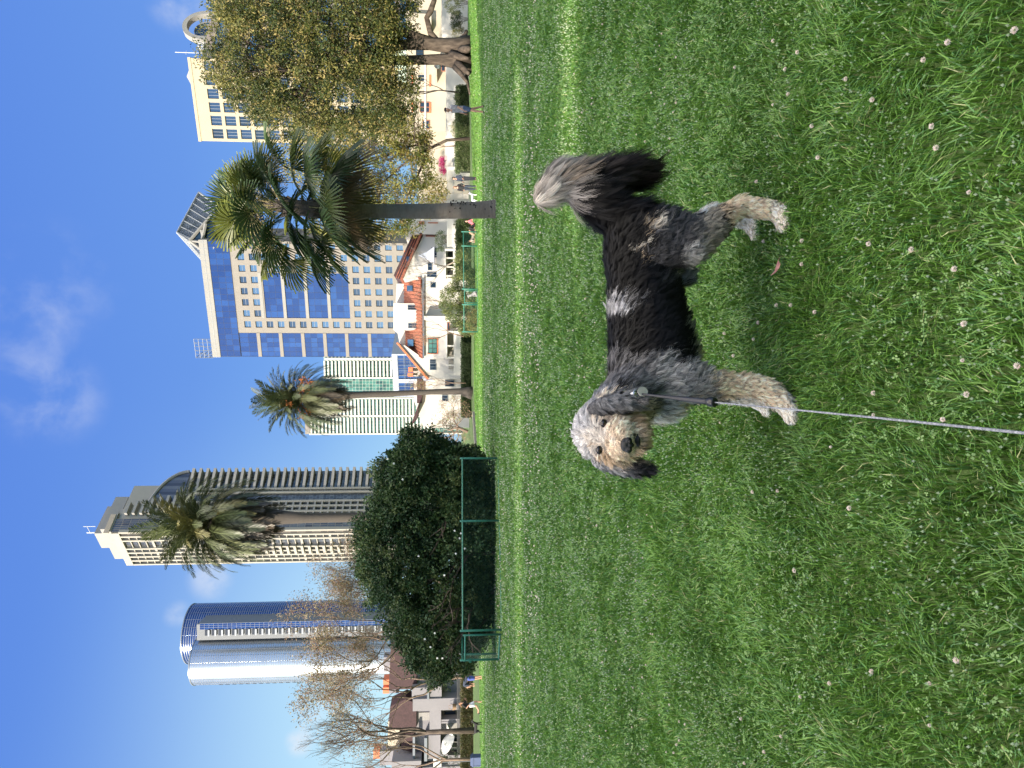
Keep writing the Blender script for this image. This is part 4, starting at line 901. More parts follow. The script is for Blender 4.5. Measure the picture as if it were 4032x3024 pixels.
# middle villa with the tall white block
t = thing('tower_block_villa', 'white villa with a tall square block and red tiled roofs above the round bush', 'house')
b = MB(); b.box(px(1298), px(1102), D0, D0+10, pz(gnd), pz(1663)); b.box(px(1298), px(1193), D0+.9, D0+9, pz(1663), pz(1546)); b.prism(poly([(1552, 1104), (1548, 1178), (1598, 1192), (1598, 1104)]), D0+3.5, D0+9, 0); b.build('wall', stucco, t)
b = MB(); tiles(b, Vector((px(1193), D0+3.4, pz(1588))), Vector((px(1068), D0+3.4, pz(1584))), Vector((px(1215), D0-.3, pz(1661))), Vector((px(1098), D0-.3, pz(1659)))); tiles(b, Vector((px(1294), D0+.9, pz(1642))), Vector((px(1200), D0+.9, pz(1642))), Vector((px(1297), D0-.4, pz(1664))), Vector((px(1200), D0-.4, pz(1664)))); b.build('roof', tileM, t)
b = MB(); b.box(px(1297), px(1098), D0-.5, D0-.38, pz(1670), pz(1664)); b.build('gutter', frG, t)
b = MB(); b.prism([(px(1143), pz(1622)), (px(1122), pz(1622)), (px(1122), pz(1600)), (px(1143), pz(1600))], D0+.9, D0+2.2); b.build('skylight', gW[2], t)
simple_window(t, 1202, 1217, 1605, 1638, Dy=.9); simple_window(t, 1274, 1289, 1607, 1640, Dy=.9)
simple_window(t, 1115, 1132, 1697, 1714, nx=1, glass=gW[1]); simple_window(t, 1272, 1298, 1762, 1769, nx=1, frame=brownF)
b = MB(); b.box(px(1262), px(1250), D0-1.6, D0, pz(gnd), pz(1672)); b.build('wing_wall', stucco, t)
# end villa with sloping parapet
t = thing('end_villa', 'white villa with a shuttered window and a steep sloping gable left of the tall block', 'house')
b = MB(); b.box(px(1412), px(1298), D0, D0+9, pz(gnd), pz(1667)); b.prism(poly([(1555, 1296), (1566, 1358), (1593, 1364), (1598, 1296)]), D0+3.2, D0+9, 0)
b.prism(poly([(1566, 1358), (1683, 1492), (gnd, 1492), (gnd, 1410), (1666, 1411), (1593, 1360)]), D0+.2, D0+8, 0)
b.build('wall', stucco, t)
b = MB(); tiles(b, Vector((px(1366), D0+3.1, pz(1594))), Vector((px(1298), D0+3.1, pz(1593))), Vector((px(1410), D0-.3, pz(1667))), Vector((px(1298), D0-.3, pz(1664)))); b.build('roof', tileM, t)
b = MB(); b.prism(poly([(1560, 1352), (1566, 1349), (1688, 1490), (1680, 1494)]), D0-.1, D0+8.2, 0); b.build('gable_edge', orangeM, t)
b = MB(); b.box(px(1412), px(1299), D0-.5, D0-.38, pz(1671), pz(1665)); b.build('gutter', frG, t)
b = MB(); b.prism([(px(1362), pz(1626)), (px(1336), pz(1626)), (px(1336), pz(1603)), (px(1362), pz(1603))], D0+.7, D0+2.2); b.build('skylight', gW[2], t)
simple_window(t, 1336, 1390, 1688, 1719, nx=3, nz=2, glass=gT[1], frame=frD); b = MB(); b.box(px(1336), px(1332), D0-.09, D0+.0, pz(1722), pz(1683)); b.box(px(1394), px(1390), D0-.09, D0+.0, pz(1722), pz(1683)); b.box(px(1394), px(1332), D0-.1, D0, pz(1725), pz(1721)); b.build('window_surround', mat('terracotta', (.5, .2, .12)), t)
for ya, yb, xa, xb in ((1418, 1428, 1694, 1714), (1434, 1455, 1694, 1716)): simple_window(t, ya, yb, xa, xb, Dy=.2)
b = MB(); b.box(px(1475), px(1310), D0-2.4, D0-2.1, pz(1825), pz(1787), 0); b.box(px(1412), px(1310), D0-2.4, D0-.02, pz(1762), pz(1757), 0)
for y in (1312, 1366, 1411, 1440, 1476): b.box(px(y+3), px(y-3), D0-2.36, D0-1.9, pz(gnd), pz(1757), 0)
b.build('terrace_wall', stucco, t)
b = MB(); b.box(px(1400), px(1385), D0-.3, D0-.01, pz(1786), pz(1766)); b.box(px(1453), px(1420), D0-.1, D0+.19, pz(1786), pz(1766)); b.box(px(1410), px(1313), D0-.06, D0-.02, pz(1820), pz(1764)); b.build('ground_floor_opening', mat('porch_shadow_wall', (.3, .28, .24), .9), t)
b = MB()
for i in range(22): x = px(1380)+i*(px(1330)-px(1380))/21; b.box(x-.02, x+.02, D0-2.5, D0-2.45, pz(1824), pz(1796))
b.build('railing', frW, t)
b = MB(); b.box(px(1478), px(1439), D0+9, D0+11, pz(1700), pz(1607), 0); b.box(px(1480), px(1464), D0+8.8, D0+11.1, pz(1607), pz(1585), 1); b.box(px(1460), px(1439), D0+8.8, D0+11.1, pz(1607), pz(1588), 1); b.box(px(1474), px(1466), D0+8.9, D0+9, pz(1626), pz(1607), 2); b.box(px(1456), px(1444), D0+8.9, D0+9, pz(1628), pz(1607), 2); b.build('chimney', [stucco, orangeM, dark], t)
# small villas behind the slim palm
t = thing('low_villa', 'low white villa with a small dark red roof behind the slim palm', 'house')
b = MB(); b.box(px(1690), px(1492), D0+3, D0+12, pz(gnd), pz(1700)); b.box(px(1600), px(1500), D0+6, D0+12, pz(1700), pz(1625)); b.prism(poly([(1622, 1500), (1622, 1580), (1660, 1690), (1700, 1690), (1700, 1500)]), D0+4, D0+12, 0); b.build('wall', stucco, t)
b = MB(); P = [Vector((px(1676), D0+3.4, pz(1612))), Vector((px(1592), D0+5, pz(1633))), Vector((px(1620), D0+8, pz(1612)))]; b.prism(poly([(1613, 1676), (1645, 1590), (1640, 1640), (1622, 1672)]), D0+2, D0+8); b.box(px(1590), px(1490), D0+3, D0+6.5, pz(1656), pz(1636)); b.build('roof', tileD, t)
b = MB(); b.box(px(1537), px(1528), D0+5, D0+6, pz(1650), pz(1622)); b.build('chimney', orangeM, t)
simple_window(t, 1498, 1520, 1752, 1786, Dy=2.95); simple_window(t, 1560, 1580, 1740, 1760, Dy=2.95)
# right: long cream house behind the garden wall
D0 = 84.
t = thing('cream_house', 'long cream house with brown framed windows seen under the big tree', 'house')
b = MB(); b.box(px(520), px(-60), D0, D0+9, pz(1850), pz(1600)); b.box(px(700), px(520), D0+1.5, D0+9, pz(1850), pz(1640)); b.box(px(420), px(250), D0-1.6, D0, pz(1850), pz(1757), 0); b.box(px(330), px(255), D0-2.0, D0, pz(1722), pz(1713), 0); b.box(px(140), px(80), D0-1.2, D0, pz(1700), pz(1600), 0)
b.build('wall', stuccoC, t)
for ya, yb, xa, xb, fr in ((100, 122, 1636, 1672, brownF), (300, 324, 1646, 1672, stuccoC), (408, 445, 1655, 1690, brownF), (200, 226, 1640, 1665, frD), (20, 50, 1600, 1640, frD), (480, 510, 1665, 1690, brownF)): simple_window(t, ya, yb, xa, xb, frame=fr)
simple_window(t, 272, 305, 1741, 1752, frame=brownF, Dy=-1.6, nx=1)
for ya, yb in ((300, 345), (408, 448)):
    b = MB(); b.box(px(yb), px(ya), D0-.1, D0-.0, pz(1626), pz(1621)); b.box(px(yb), px(ya), D0-.1, D0, pz(1697), pz(1690)); b.build('shutter', orangeM, t)
b = MB(); b.box(px(520), px(250), D0-.12, D0, pz(1678), pz(1671)); b.build('ledge', stuccoG, t)
b = MB(); b.box(px(140), px(40), D0-.3, D0, pz(1562), pz(1545)); b.build('upper_band', stoneP, t)
b = MB(); b.box(px(70), px(20), D0+12, D0+20, pz(1600), pz(1510)); b.build('green_tower', mat('pale_green_stucco', (.5, .6, .48), .8), t)
D1 = D0; D0 = 79.
t = thing('garden_wall', 'long sunlit cream garden wall behind the clipped hedge', 'wall')
b = MB(); b.box(px(668), px(15), D0, D0+.35, pz(1855), pz(1755)); b.box(px(660), px(560), D0-.03, D0+.4, pz(1755), pz(1751)); b.build('wall_face', stucco, t)
b = MB(); b.box(px(1110), px(792), D0, D0+.35, pz(1862), pz(1784)); b.box(px(800), px(788), D0-.1, D0+.5, pz(1862), pz(1755)); b.box(px(986), px(980), D0-.05, D0+.45, pz(1862), pz(1752)); b.build('low_wall_face', stucco, t)
b = MB(); b.box(px(175), px(15), D0-3.2, D0-.2, pz(1840), pz(1741)); o = b.build('garden_box', stucco, t)
def railing(name, label, ya, yb, xa, xb, d, n, mt, rad=.02, rails=(0, 1), posts=()):
    global D0
    k = D0; D0 = d; t = thing(name, label, 'railing'); b = MB()
    for f in rails: z = pz(xa)+(pz(xb)-pz(xa))*f; b.box(px(yb), px(ya), d-.025, d+.025, z-.03, z+.03)
    b.build('rail', mt, t); b = MB()
    for i in range(n+1): x = px(yb)+(px(ya)-px(yb))*i/n; b.box(x-rad, x+rad, d-rad, d+rad, pz(xb), pz(xa))
    b.build('balusters', mt, t)
    for y in posts: b = MB(); b.box(px(y)-.12, px(y)+.12, d-.12, d+.12, pz(xb)-.1, pz(xa)+.08); b.build('post', stucco, t)
    D0 = k
railing('white_gate', 'tall white barred gate behind the standing couple', 664, 792, 1760, 1851, 77.5, 36, frW, .022, (0, .27, .66, 1), (663, 793))
railing('garden_railing', 'white railing on the low wall right of the gate and palm trunk', 795, 980, 1760, 1783, 79.2, 70, frW, .018, (.05, .95))
railing('garden_railing', 'short lower white railing at the foot of the balcony house', 994, 1048, 1786, 1806, 79., 24, frW, .018)
railing('garden_railing', 'short white railing between the bush and the slim palm hedge', 1780, 1812, 1826, 1842, 74., 14, frW, .02)
# ------------------------------------------------------------------ condominiums at the far left
D0 = 96.
def q7(X, Y): return (1400+.226*X, 2649+.226*Y)
def rect7(b, X0, X1, Y0, Y1, d0, d1, m=0):
    xa, ya = q7(X0, Y0); xb, yb = q7(X1, Y1); b.box(px(yb), px(ya), d0, d1, pz(xb), pz(xa), m)
def poly7(pts): return [(px(2649+.226*Y), pz(1400+.226*X)) for X, Y in pts]
wallL = mat('lilac_stucco', (.2, .19, .205), .9, .08, .5)
t = thing('mansard_condominium', 'pale condominium with dark red mansard roofs and open balconies at the far left', 'building')
b = MB(); rect7(b, 1050, 1860, -1000, 1420, D0+1.6, D0+12); rect7(b, 980, 1250, 240, 430, D0, D0+3); rect7(b, 1000, 1860, 415, 620, D0-.4, D0+3, 0); rect7(b, 530, 740, 1080, 1430, D0+2.5, D0+10, 1); rect7(b, 530, 600, 960, 1100, D0+2.5, D0+10, 1)
rect7(b, 1290, 1500, 200, 415, D0-.2, D0+1.7); rect7(b, 1290, 1490, 610, 980, D0-.2, D0+1.7); rect7(b, 1210, 1480, 1060, 1500, D0-.2, D0+1.7)
for Y in (800, 830, 1290, 1400): rect7(b, 1480, 1860, Y, Y+38, D0-.1, D0+1.7)
rect7(b, 1610, 1870, 1380, 1560, D0-.8, D0+1); b.prism(poly7([(640, 1440), (1150, 1440), (1150, 1659), (640, 1850)]), D0-1, D0+8, 0); rect7(b, 1150, 1870, 1560, 2300, D0-1, D0+8)
b.build('wall', [wallL, stuccoC], t)
b = MB(); b.prism(poly7([(590, 600), (570, 980), (1050, 1010), (1050, 560), (860, 480)]), D0+.9, D0+4); b.prism(poly7([(770, 1090), (790, 1360), (1000, 1420), (1010, 1080)]), D0+.9, D0+4)
b.prism(poly7([(1000, 1659), (1150, 1520), (1150, 1900), (1000, 1900)]), D0-1.4, D0+7); b.prism(poly7([(600, -500), (560, 330), (1060, 330), (1060, -500)]), D0+1.3, D0+5); b.build('roof', tileD, t)
for X0, X1, Y0, Y1 in ((1500, 1820, 415, 410), (1500, 1760, 620, 800), (1480, 1770, 870, 1290), (1090, 1280, 760, 900), (1040, 1200, 1100, 1420)):
    if Y1 <= Y0: continue
    b = MB(); rect7(b, X0, X1, Y0, Y1, D0+1.48, D0+1.58); o = b.build('balcony_recess', mat('recess_wall', (.26, .25, .24), .9), t)
for X0, X1, Y0, Y1 in ((1545, 1745, 745, 800), (1540, 1740, 905, 960), (1550, 1780, 1190, 1290)):
    b = MB(); rect7(b, X0, X1, Y0, Y1, D0+1.3, D0+1.46, 0); rect7(b, X0+18, X1-18, Y0+10, Y1-10, D0+1.24, D0+1.29, 1); b.build('door', [frD, gW[1]], t)
b = MB(); rect7(b, 1250, 1285, -100, 420, D0-.5, D0-.2); rect7(b, 1000, 1040, 1060, 1430, D0-.5, D0); rect7(b, 1200, 1250, 1080, 1480, D0-.6, D0-.2); b.build('roof_gutter', frG, t)
b = MB(); rect7(b, 410, 520, 350, 440, D0+5, D0+7, 0); rect7(b, 405, 520, 490, 600, D0+5, D0+7, 0); rect7(b, 520, 700, 350, 600, D0+5, D0+7, 1); b.build('chimney', [orangeM, wallL], t)
b = MB(); rect7(b, 275, 390, 1440, 1580, D0+2, D0+4, 0); rect7(b, 390, 640, 1450, 1700, D0+2, D0+4, 1); b.build('chimney', [orangeM, wallL], t)
b = MB(); rect7(b, 420, 600, -60, 200, D0+5, D0+7, 1); rect7(b, 530, 640, 80, 190, D0+4.9, D0+5, 0); b.build('chimney', [stuccoC, wallL], t)
t = thing('balcony_railing', 'dark thin balcony railing along the left condominium', 'railing'); b = MB()
for i in range(110):
    Y = -60+i*13; 
    if 1370 < Y < 1400: continue
    rect7(b, 1775, 1850, Y, Y+4, D0-.9, D0-.85)
rect7(b, 1770, 1776, -60, 1380, D0-.92, D0-.84); rect7(b, 1846, 1852, -60, 1380, D0-.92, D0-.84); b.build('balusters', frD, t)
for (X, Y, s_, lb_) in ((1600, 1180, 1., 'white open parasol tilted on the condominium terrace, right of the bare trunk'), (1650, 970, .6, 'smaller white folded parasol left of the bare trunk')):
    x, y = q7(X, Y); c0 = Vector((px(y), D0-.5, pz(x))); b = MB(); ax_ = Vector((.55, -.2, .8)).normalized()
    if lb_.startswith('smaller'): ax_ = Vector((-.5, -.1, .8)).normalized()
    b.tube([c0-ax_*.1, c0+ax_*.35*s_, c0+ax_*.75*s_], [1.5*s_, .9*s_, .03], 14); b.build('x', frW).name = 'canopy_tmp'
    cn = bpy.data.objects['canopy_tmp']; tt = thing('parasol', lb_, 'parasol', c0); cn.name = 'canopy'; adopt(cn, tt); b = MB(); b.tube([c0-Vector((0, 0, 1.8)), c0+ax_*.5], .03, 6); adopt(b.build('pole', frW), tt)
x, y = q7(1700, 540); c0 = Vector((px(y), D0-.9, pz(x+13))); b = MB(); b.tube([c0, c0+Vector((0, 0, .5))], [.3, .42], 12); b.tube([c0+Vector((-.35, 0, .45)), c0+Vector((-.2, 0, 1.0)), c0+Vector((.2, 0, 1.0)), c0+Vector((.35, 0, .45))], .03, 5); o = b.build('plant_basket', mat('wicker', (.25, .16, .1), .9, .2)); tag(o, 'brown round plant basket with a handle on the balcony edge', 'basket')
# ------------------------------------------------------------------ foliage kit
leafM = mat('leaf', (.06, .11, .02), .5, .06, 2, attr='col', trans=.28, spec=.5)
leafG = mat('leaf_gloss', (.06, .11, .02), .5, .06, 2, attr='col', trans=.15, spec=.3)
barkM = mat('bark', (.055, .04, .03), .9, .35, 1.5, .9, bscale=9, color2=(.1, .076, .058), stretch=(3, 3, .8))
barkP = mat('pale_bark', (.42, .36, .29), .85, .3, 2, .6, color2=(.25, .2, .16))
twigM = mat('twig_bark', (.17, .12, .09), .9, .3, 3)
def leaves(name, centers, radii, per, size, cols, mt, seed, parent=None, up=.25, aspect=.42, outc=None, flat=1.0, jcol=.25):
    """leaf clumps: every centre carries a cluster of small folded leaves"""
    r = np.random.default_rng(seed); C = np.repeat(np.asarray(centers, float), per, 0); Rr = np.repeat(np.asarray(radii, float)*np.ones(len(centers)), per); n = len(C)
    d = r.normal(size=(n, 3)); d /= np.linalg.norm(d, axis=1)[:, None]; P = C+d*(Rr*r.random(n)**.45)[:, None]*np.array([1, 1, flat])
    ax = d*.8+r.normal(size=(n, 3))*.7+np.array([0, 0, up]); ax /= np.linalg.norm(ax, axis=1)[:, None]
    sd = np.cross(ax, r.normal(size=(n, 3))); sd /= np.linalg.norm(sd, axis=1)[:, None]; nn = np.cross(ax, sd)
    s = (size*r.uniform(.6, 1.35, n))[:, None]; w = s*aspect
    V = np.stack([P, P+ax*s*.5+sd*w*.5+nn*s*.08, P+ax*s, P+ax*s*.5-sd*w*.5+nn*s*.08], 1).reshape(-1, 3)
    i = np.arange(n)*4; Q = np.stack([i, i+1, i+2, i+3], 1)
    cols = np.asarray(cols, float); k = r.integers(0, len(cols), n); kc = np.repeat(r.integers(0, len(cols), len(centers)), per); k = np.where(r.random(n) < .72, kc, k)
    c = cols[k]*r.uniform(1-jcol, 1+jcol, n)[:, None]
    return mesh_np(name, V, [Q], [mt], parent, cols=np.repeat(c, 4, 0))
def shell(ells, n, seed, fill=.25, zmin=-9, front=None):
    """clump centres on and in a union of ellipsoids"""
    r = np.random.default_rng(seed); out = []; w = np.array([e[1][0]*e[1][1]+e[1][0]*e[1][2]+e[1][1]*e[1][2] for e in ells]); w = w/w.sum()
    while len(out) < n:
        e = ells[r.choice(len(ells), p=w)]; d = r.normal(size=3); d /= np.linalg.norm(d); q = r.random()**.33 if r.random() < fill else r.uniform(.84, 1.06)
        ns = math.sin(d[0]*5.1+d[2]*4+e[0][0])*math.sin(d[2]*6.3+d[1]*3+e[0][2]); p = np.array(e[0])+d*np.array(e[1])*q*(1+.13*ns)
        if p[2] < zmin: continue
        if any(((((p-np.array(f[0]))/np.array(f[1]))**2).sum() < .55) for f in ells if f is not e) and r.random() < .8: continue
        out.append(p)
    return np.array(out)
def branch_tree(b, p, d, ln, r0, depth, rnd, tips, spread=.55, gnarl=.18, up=.12, n=5, shrink=.72, kids=(2, 3)):
    pts = [Vector(p)]; dd = Vector(d).normalized(); st = 4
    for i in range(st):
        dd = (dd+Vector((rnd.gauss(0, gnarl), rnd.gauss(0, gnarl), rnd.gauss(0, gnarl)*.6+up*.3))).normalized(); pts.append(pts[-1]+dd*ln/st)
    b.tube(pts, [r0*(1-.35*i/st) for i in range(st+1)], max(3, n), cap=False)
    if depth == 0: tips.append(pts[-1]); tips.append(pts[2]); return
    for k in range(rnd.choice(kids)):
        a = rnd.uniform(0, 6.28); e = dd.orthogonal().normalized(); f = dd.cross(e); nd = (dd+(e*math.cos(a)+f*math.sin(a))*rnd.uniform(.6, 1.3)*spread+Vector((0, 0, up))).normalized()
        branch_tree(b, pts[-1] if k < 2 else pts[3], nd, ln*rnd.uniform(.6, .9), r0*.62, depth-1, rnd, tips, spread, gnarl, up, n-1, shrink, kids)
def E_(x, y, d, rx, ry, rz): w = W(x, y, d); return ((w.x, w.y, w.z), (rx, ry, rz))
# ---------------- big fig-like tree on the right, on its root mound
d = 50; t = thing('broad_leaf_tree', 'huge broad leaved tree with twin thick trunks and flared roots at the right edge', 'tree', gat(215, d))
b = MB(); T0 = Vector(t.location)
def tl(x, y, dd=d): return W(x, y, dd)-T0
b.tube([tl(1850, 185), tl(1800, 184), tl(1745, 178), tl(1690, 172), tl(1600, 176), tl(1500, 190), tl(1400, 200)], [0.76, 0.593, 0.471, 0.418, 0.342, 0.289, 0.19], 14)
b.tube([tl(1850, 255, 50.4), tl(1800, 240), tl(1740, 234), tl(1650, 236), tl(1560, 238), tl(1450, 250), tl(1350, 270)], [0.798, 0.57, 0.365, 0.319, 0.304, 0.243, 0.152], 14)
b.tube([tl(1700, 168), tl(1620, 140), tl(1560, 115), tl(1490, 85), tl(1420, 50), tl(1350, 10)], [0.38, 0.319, 0.304, 0.258, 0.213, 0.152], 10)
b.tube([tl(1720, 165), tl(1695, 130), tl(1680, 70), tl(1695, 45), tl(1710, 0), tl(1690, -60)], [0.274, 0.213, 0.182, 0.205, 0.182, 0.152], 10)
b.tube([tl(1842, 150), tl(1815, 158), tl(1790, 168)], [0.304, 0.228, 0.228], 8); b.tube([tl(1838, 120), tl(1830, 140), tl(1800, 166), tl(1770, 172)], [0.122, 0.152, 0.198, 0.228], 8)
for (x0, y0, x1, y1, r0) in ((1790, 262, 1842, 330, .22), (1800, 250, 1846, 290, .3), (1775, 215, 1845, 232, .3), (1835, 300, 1850, 372, .14), (1820, 200, 1848, 190, .4)): b.tube([tl(x0, y0, 49.7), tl((x0+x1)/2, (y0*.55+y1*.45), 49.3), tl(x1, y1, 48.8)], [r0*1.0, r0*.72, r0*.36], 8)
rnd = random.Random(4); tips = []
for (x, y) in ((1400, 200), (1350, 270), (1350, 10), (1560, 115), (1500, 200), (1450, 250)): branch_tree(b, tl(x, y), Vector((rnd.uniform(-.5, .5), rnd.uniform(-.4, .4), 1)), 3.2, .2, 3, rnd, tips)
b.build('trunk', barkM, t, smooth=True)
ells = [E_(1020, 60, 51, 3.7, 4, 3.4), E_(1080, 220, 50, 3.8, 3.8, 4.6), E_(1260, 320, 49.5, 3.4, 3.6, 4.2), E_(1200, 60, 50, 4.5, 4.6, 4.5), E_(1380, 130, 49, 3.6, 3.8, 3.4), E_(990, -120, 52, 4.5, 4, 3.2), E_(1420, 400, 49, 2.6, 3, 3), E_(1330, -60, 50, 4, 4, 4), E_(1480, 60, 49, 2.6, 3, 1.6), E_(1150, 390, 50, 2.6, 3, 3), E_(1530, 300, 49, 1.5, 2, 2.0), E_(990, 320, 51, 2.3, 2.6, 2.0), E_(1570, 30, 49.5, 2.1, 2, 1.4), E_(1560, 395, 49, 1.6, 1.8, 1.4)]
cs = shell(ells, 1500, 21, .2)-np.array(T0)
ins = [(e[0], tuple(np.array(e[1])*.78)) for e in ells]; ci_ = shell(ins, 700, 24, .5)-np.array(T0); cs = np.concatenate([cs, ci_])
G_OL = [(.08, .09, .022), (.17, .155, .045), (.035, .05, .014), (.26, .21, .08), (.025, .04, .01), (.13, .13, .034), (.05, .066, .016), (.04, .06, .018)]
leaves('crown', cs, rng.uniform(.35, .75, len(cs)), 62, .2, G_OL, leafG, 22, t)
# ---------------- lighter tree beside it
d = 56; t = thing('yellow_green_tree', 'yellow green leafy tree between the near palm and the huge tree', 'tree', gat(545, d)); T0 = Vector(t.location); b = MB(); tips = []
b.tube([tl(1850, 545, d), tl(1760, 552, d), tl(1680, 590, d), tl(1600, 640, d)], [.15, .12, .11, .1], 8)
b.tube([tl(1700, 582, d), tl(1640, 540, d), tl(1560, 520, d)], [.12, .1, .08], 6); b.tube([tl(1690, 590, d), tl(1640, 700, d), tl(1590, 800, d)], [.1, .09, .07], 6)
for (x, y) in ((1600, 640), (1560, 520), (1590, 800), (1690, 560), (1700, 640)): branch_tree(b, tl(x, y, d), Vector((rnd.uniform(-.5, .5), rnd.uniform(-.4, .4), .8)), 2.2, .09, 3, rnd, tips)
b.build('trunk', barkM, t, smooth=True)
ells = [E_(1290, 560, d, 2.3, 3, 2.6), E_(1440, 600, d, 3, 3, 2.7), E_(1380, 720, d, 3.2, 3, 2.8), E_(1520, 520, d, 2.3, 2.6, 2), E_(1530, 690, d, 2.6, 3, 2.4), E_(1640, 640, d, 1.8, 2, 1.3), E_(1500, 830, d, 2.0, 2.4, 2.2), E_(1330, 850, d, 1.9, 2.4, 2.4), E_(1620, 780, d, 1.6, 2, 1.7), E_(1700, 760, d, 1.1, 1.4, 1.0), E_(1600, 870, d, 1, 1.4, 1.1), E_(1650, 540, d, .9, 1.2, .8), E_(1450, 900, d, 1.0, 1.4, 1.0), E_(1200, 640, d+1, 1.6, 2, 1.6)]
cs = shell(ells, 820, 31, .2)-np.array(T0)
leaves('crown', cs, rng.uniform(.3, .65, len(cs)), 60, .19, [(.17, .18, .035), (.24, .23, .05), (.1, .13, .025), (.3, .25, .08), (.07, .1, .02), (.2, .15, .05)], leafM, 32, t)
# ---------------- great dark round bush in the shade
d = 21.5; t = thing('round_bush', 'great dark green round bush with a few white blossoms behind the green fence', 'bush', gat(2200, d)); T0 = Vector(t.location)
b = MB(); tips = []
for k in range(9): a = k*.7; branch_tree(b, (math.cos(a)*1.6, math.sin(a)*.6, 0), Vector((math.cos(a)*.7, math.sin(a)*.5, 1)), 1.0, .06, 3, rnd, tips, spread=.7)
b.build('stems', barkM, t)
ells = [E_(1690, 2000, d, 1.35, 1.3, 1.55), E_(1640, 1900, d, 1.0, 1.2, 1.0), E_(1600, 2150, d, 1.3, 1.4, 1.55), E_(1700, 2300, d, 1.6, 1.5, 1.8), E_(1750, 2480, d, 1.35, 1.4, 1.25), E_(1820, 2150, d, 2.2, 1.5, 1.15), E_(1800, 1890, d, .9, 1.1, .9), E_(1590, 2010, d, .9, 1.1, .9), E_(1720, 2580, d, .75, 1, .72), E_(1560, 2240, d, .9, 1.1, 1.0), E_(1640, 2440, d, .95, 1, .85), E_(1850, 1980, d, 1.2, 1.2, .8), E_(1850, 2330, d, 1.5, 1.1, .75), E_(1470, 2085, d, .5, .7, .6), E_(1655, 1800, d, .85, 1, .75), E_(1600, 1870, d, .9, 1, .9), E_(1770, 1840, d, .75, 1.1, .75), E_(1840, 1830, d, .6, .8, .6), E_(1625, 1735, d, .35, .5, .35)]
ins = [(e[0], tuple(np.array(e[1])*.8)) for e in ells]; cs = np.concatenate([shell(ells, 2100, 41, .14, zmin=.12), shell(ins, 1400, 44, .4, zmin=.1)])
sp_ = []
r = random.Random(9)
for (x, y, ux, uz, n) in ((1575, 1715, .4, 1, 4), (1540, 1790, .1, 1, 6), (1480, 1990, -.1, 1, 5), (1440, 2100, .1, 1, 5), (1530, 1850, .2, 1, 4), (1520, 2330, -.3, 1, 6), (1480, 2300, -.5, 1, 5), (1600, 2560, -.4, .8, 4), (1410, 2260, .2, .9, 5)):
    for k in range(n*2): p = W(x+60, y, d); sp_.append((p.x+ux*k*.045, p.y+r.uniform(-.1, .1), p.z+k*.05+.0))
nsp = len(sp_); cs = np.concatenate([cs, np.array(sp_)])-np.array(T0)
rad = np.concatenate([rng.uniform(.12, .25, len(cs)-nsp), np.full(nsp, .05)])
leaves('crown', cs, rad, 52, .085, [(.03, .07, .024), (.045, .09, .03), (.065, .11, .035), (.02, .045, .018), (.09, .12, .04), (.04, .08, .035)], leafG, 42, t, aspect=.6)
b = MB()
for (x, y) in ((1526, 1808), (1551, 1825), (1586, 1888), (1750, 2265), (1722, 2592), (1742, 2592), (1712, 2493), (1673, 2517), (1695, 2548), (1648, 2190), (1810, 2120), (1815, 2100), (1795, 2180), (1700, 1650), (1790, 2090), (1830, 2160)):
    p = W(x, y, d-1.55)-T0
    for k in range(5): a = k*1.257; b.ell(p+Vector((math.cos(a)*.016, 0, math.sin(a)*.016)), (.014, .006, .014), 0, 5, 4)
b.build('blossoms', mat('blossom_white', (.8, .8, .76), .6), t)
# ---------------- lit bush beside the villas, with two bare saplings behind it
d = 57; t = thing('lit_bush', 'rounded sunlit green bush in front of the tall block villa', 'bush', gat(1240, d)); T0 = Vector(t.location)
b = MB(); tips = []
for k in range(6): branch_tree(b, (k*.4-1, 0, 0), Vector((r.uniform(-.5, .5), 0, 1)), 1.0, .05, 2, rnd, tips)
b.build('stems', barkM, t)
ells = [E_(1790, 1180, d, 1.3, 1.4, 1.1), E_(1800, 1235, d, 1.0, 1.2, .8), E_(1830, 1110, d, 1.3, 1.3, .85), E_(1820, 1040, d, 1.1, 1.1, .6), E_(1840, 1280, d, .75, 1, .5), E_(1855, 1160, d, 2, 1.2, .5)]
cs = shell(ells, 330, 51, .2)-np.array(T0); leaves('crown', cs, rng.uniform(.2, .38, len(cs)), 60, .13, [(.08, .12, .03), (.13, .16, .04), (.05, .08, .02), (.2, .22, .08)], leafM, 52, t)
# ---------------- hedges
def hedge(name, label, ya, yb, xa, d, dep, cols, n, seed, size=.09, xbase=None, rag=.1):
    A = gat(yb, d); B = gat(ya, d); t = thing(name, label, 'hedge', A); L = B.x-A.x; H = WZ(xa, d)-min(A.z, B.z)
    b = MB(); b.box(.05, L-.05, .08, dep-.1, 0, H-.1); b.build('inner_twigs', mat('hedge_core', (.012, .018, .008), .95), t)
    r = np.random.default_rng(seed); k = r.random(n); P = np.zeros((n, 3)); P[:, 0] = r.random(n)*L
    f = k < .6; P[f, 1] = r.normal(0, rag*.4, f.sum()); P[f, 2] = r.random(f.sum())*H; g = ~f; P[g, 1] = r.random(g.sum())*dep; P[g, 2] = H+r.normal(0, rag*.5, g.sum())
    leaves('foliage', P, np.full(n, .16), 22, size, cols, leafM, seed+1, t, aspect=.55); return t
HG = [(.05, .09, .025), (.08, .12, .035), (.12, .16, .06), (.03, .05, .015)]
hedge('clipped_hedge', 'clipped green hedge along the cream garden wall behind the walking man', 338, 668, 1803, 74, 1.4, HG+[(.2, .22, .12)], 2600, 61, .12, rag=.2)
hedge('clipped_hedge', 'ragged dark hedge behind the far green fence and the people sitting on the grass', 860, 1100, 1806, 72, 1.3, HG, 1500, 63, .12, rag=.2)
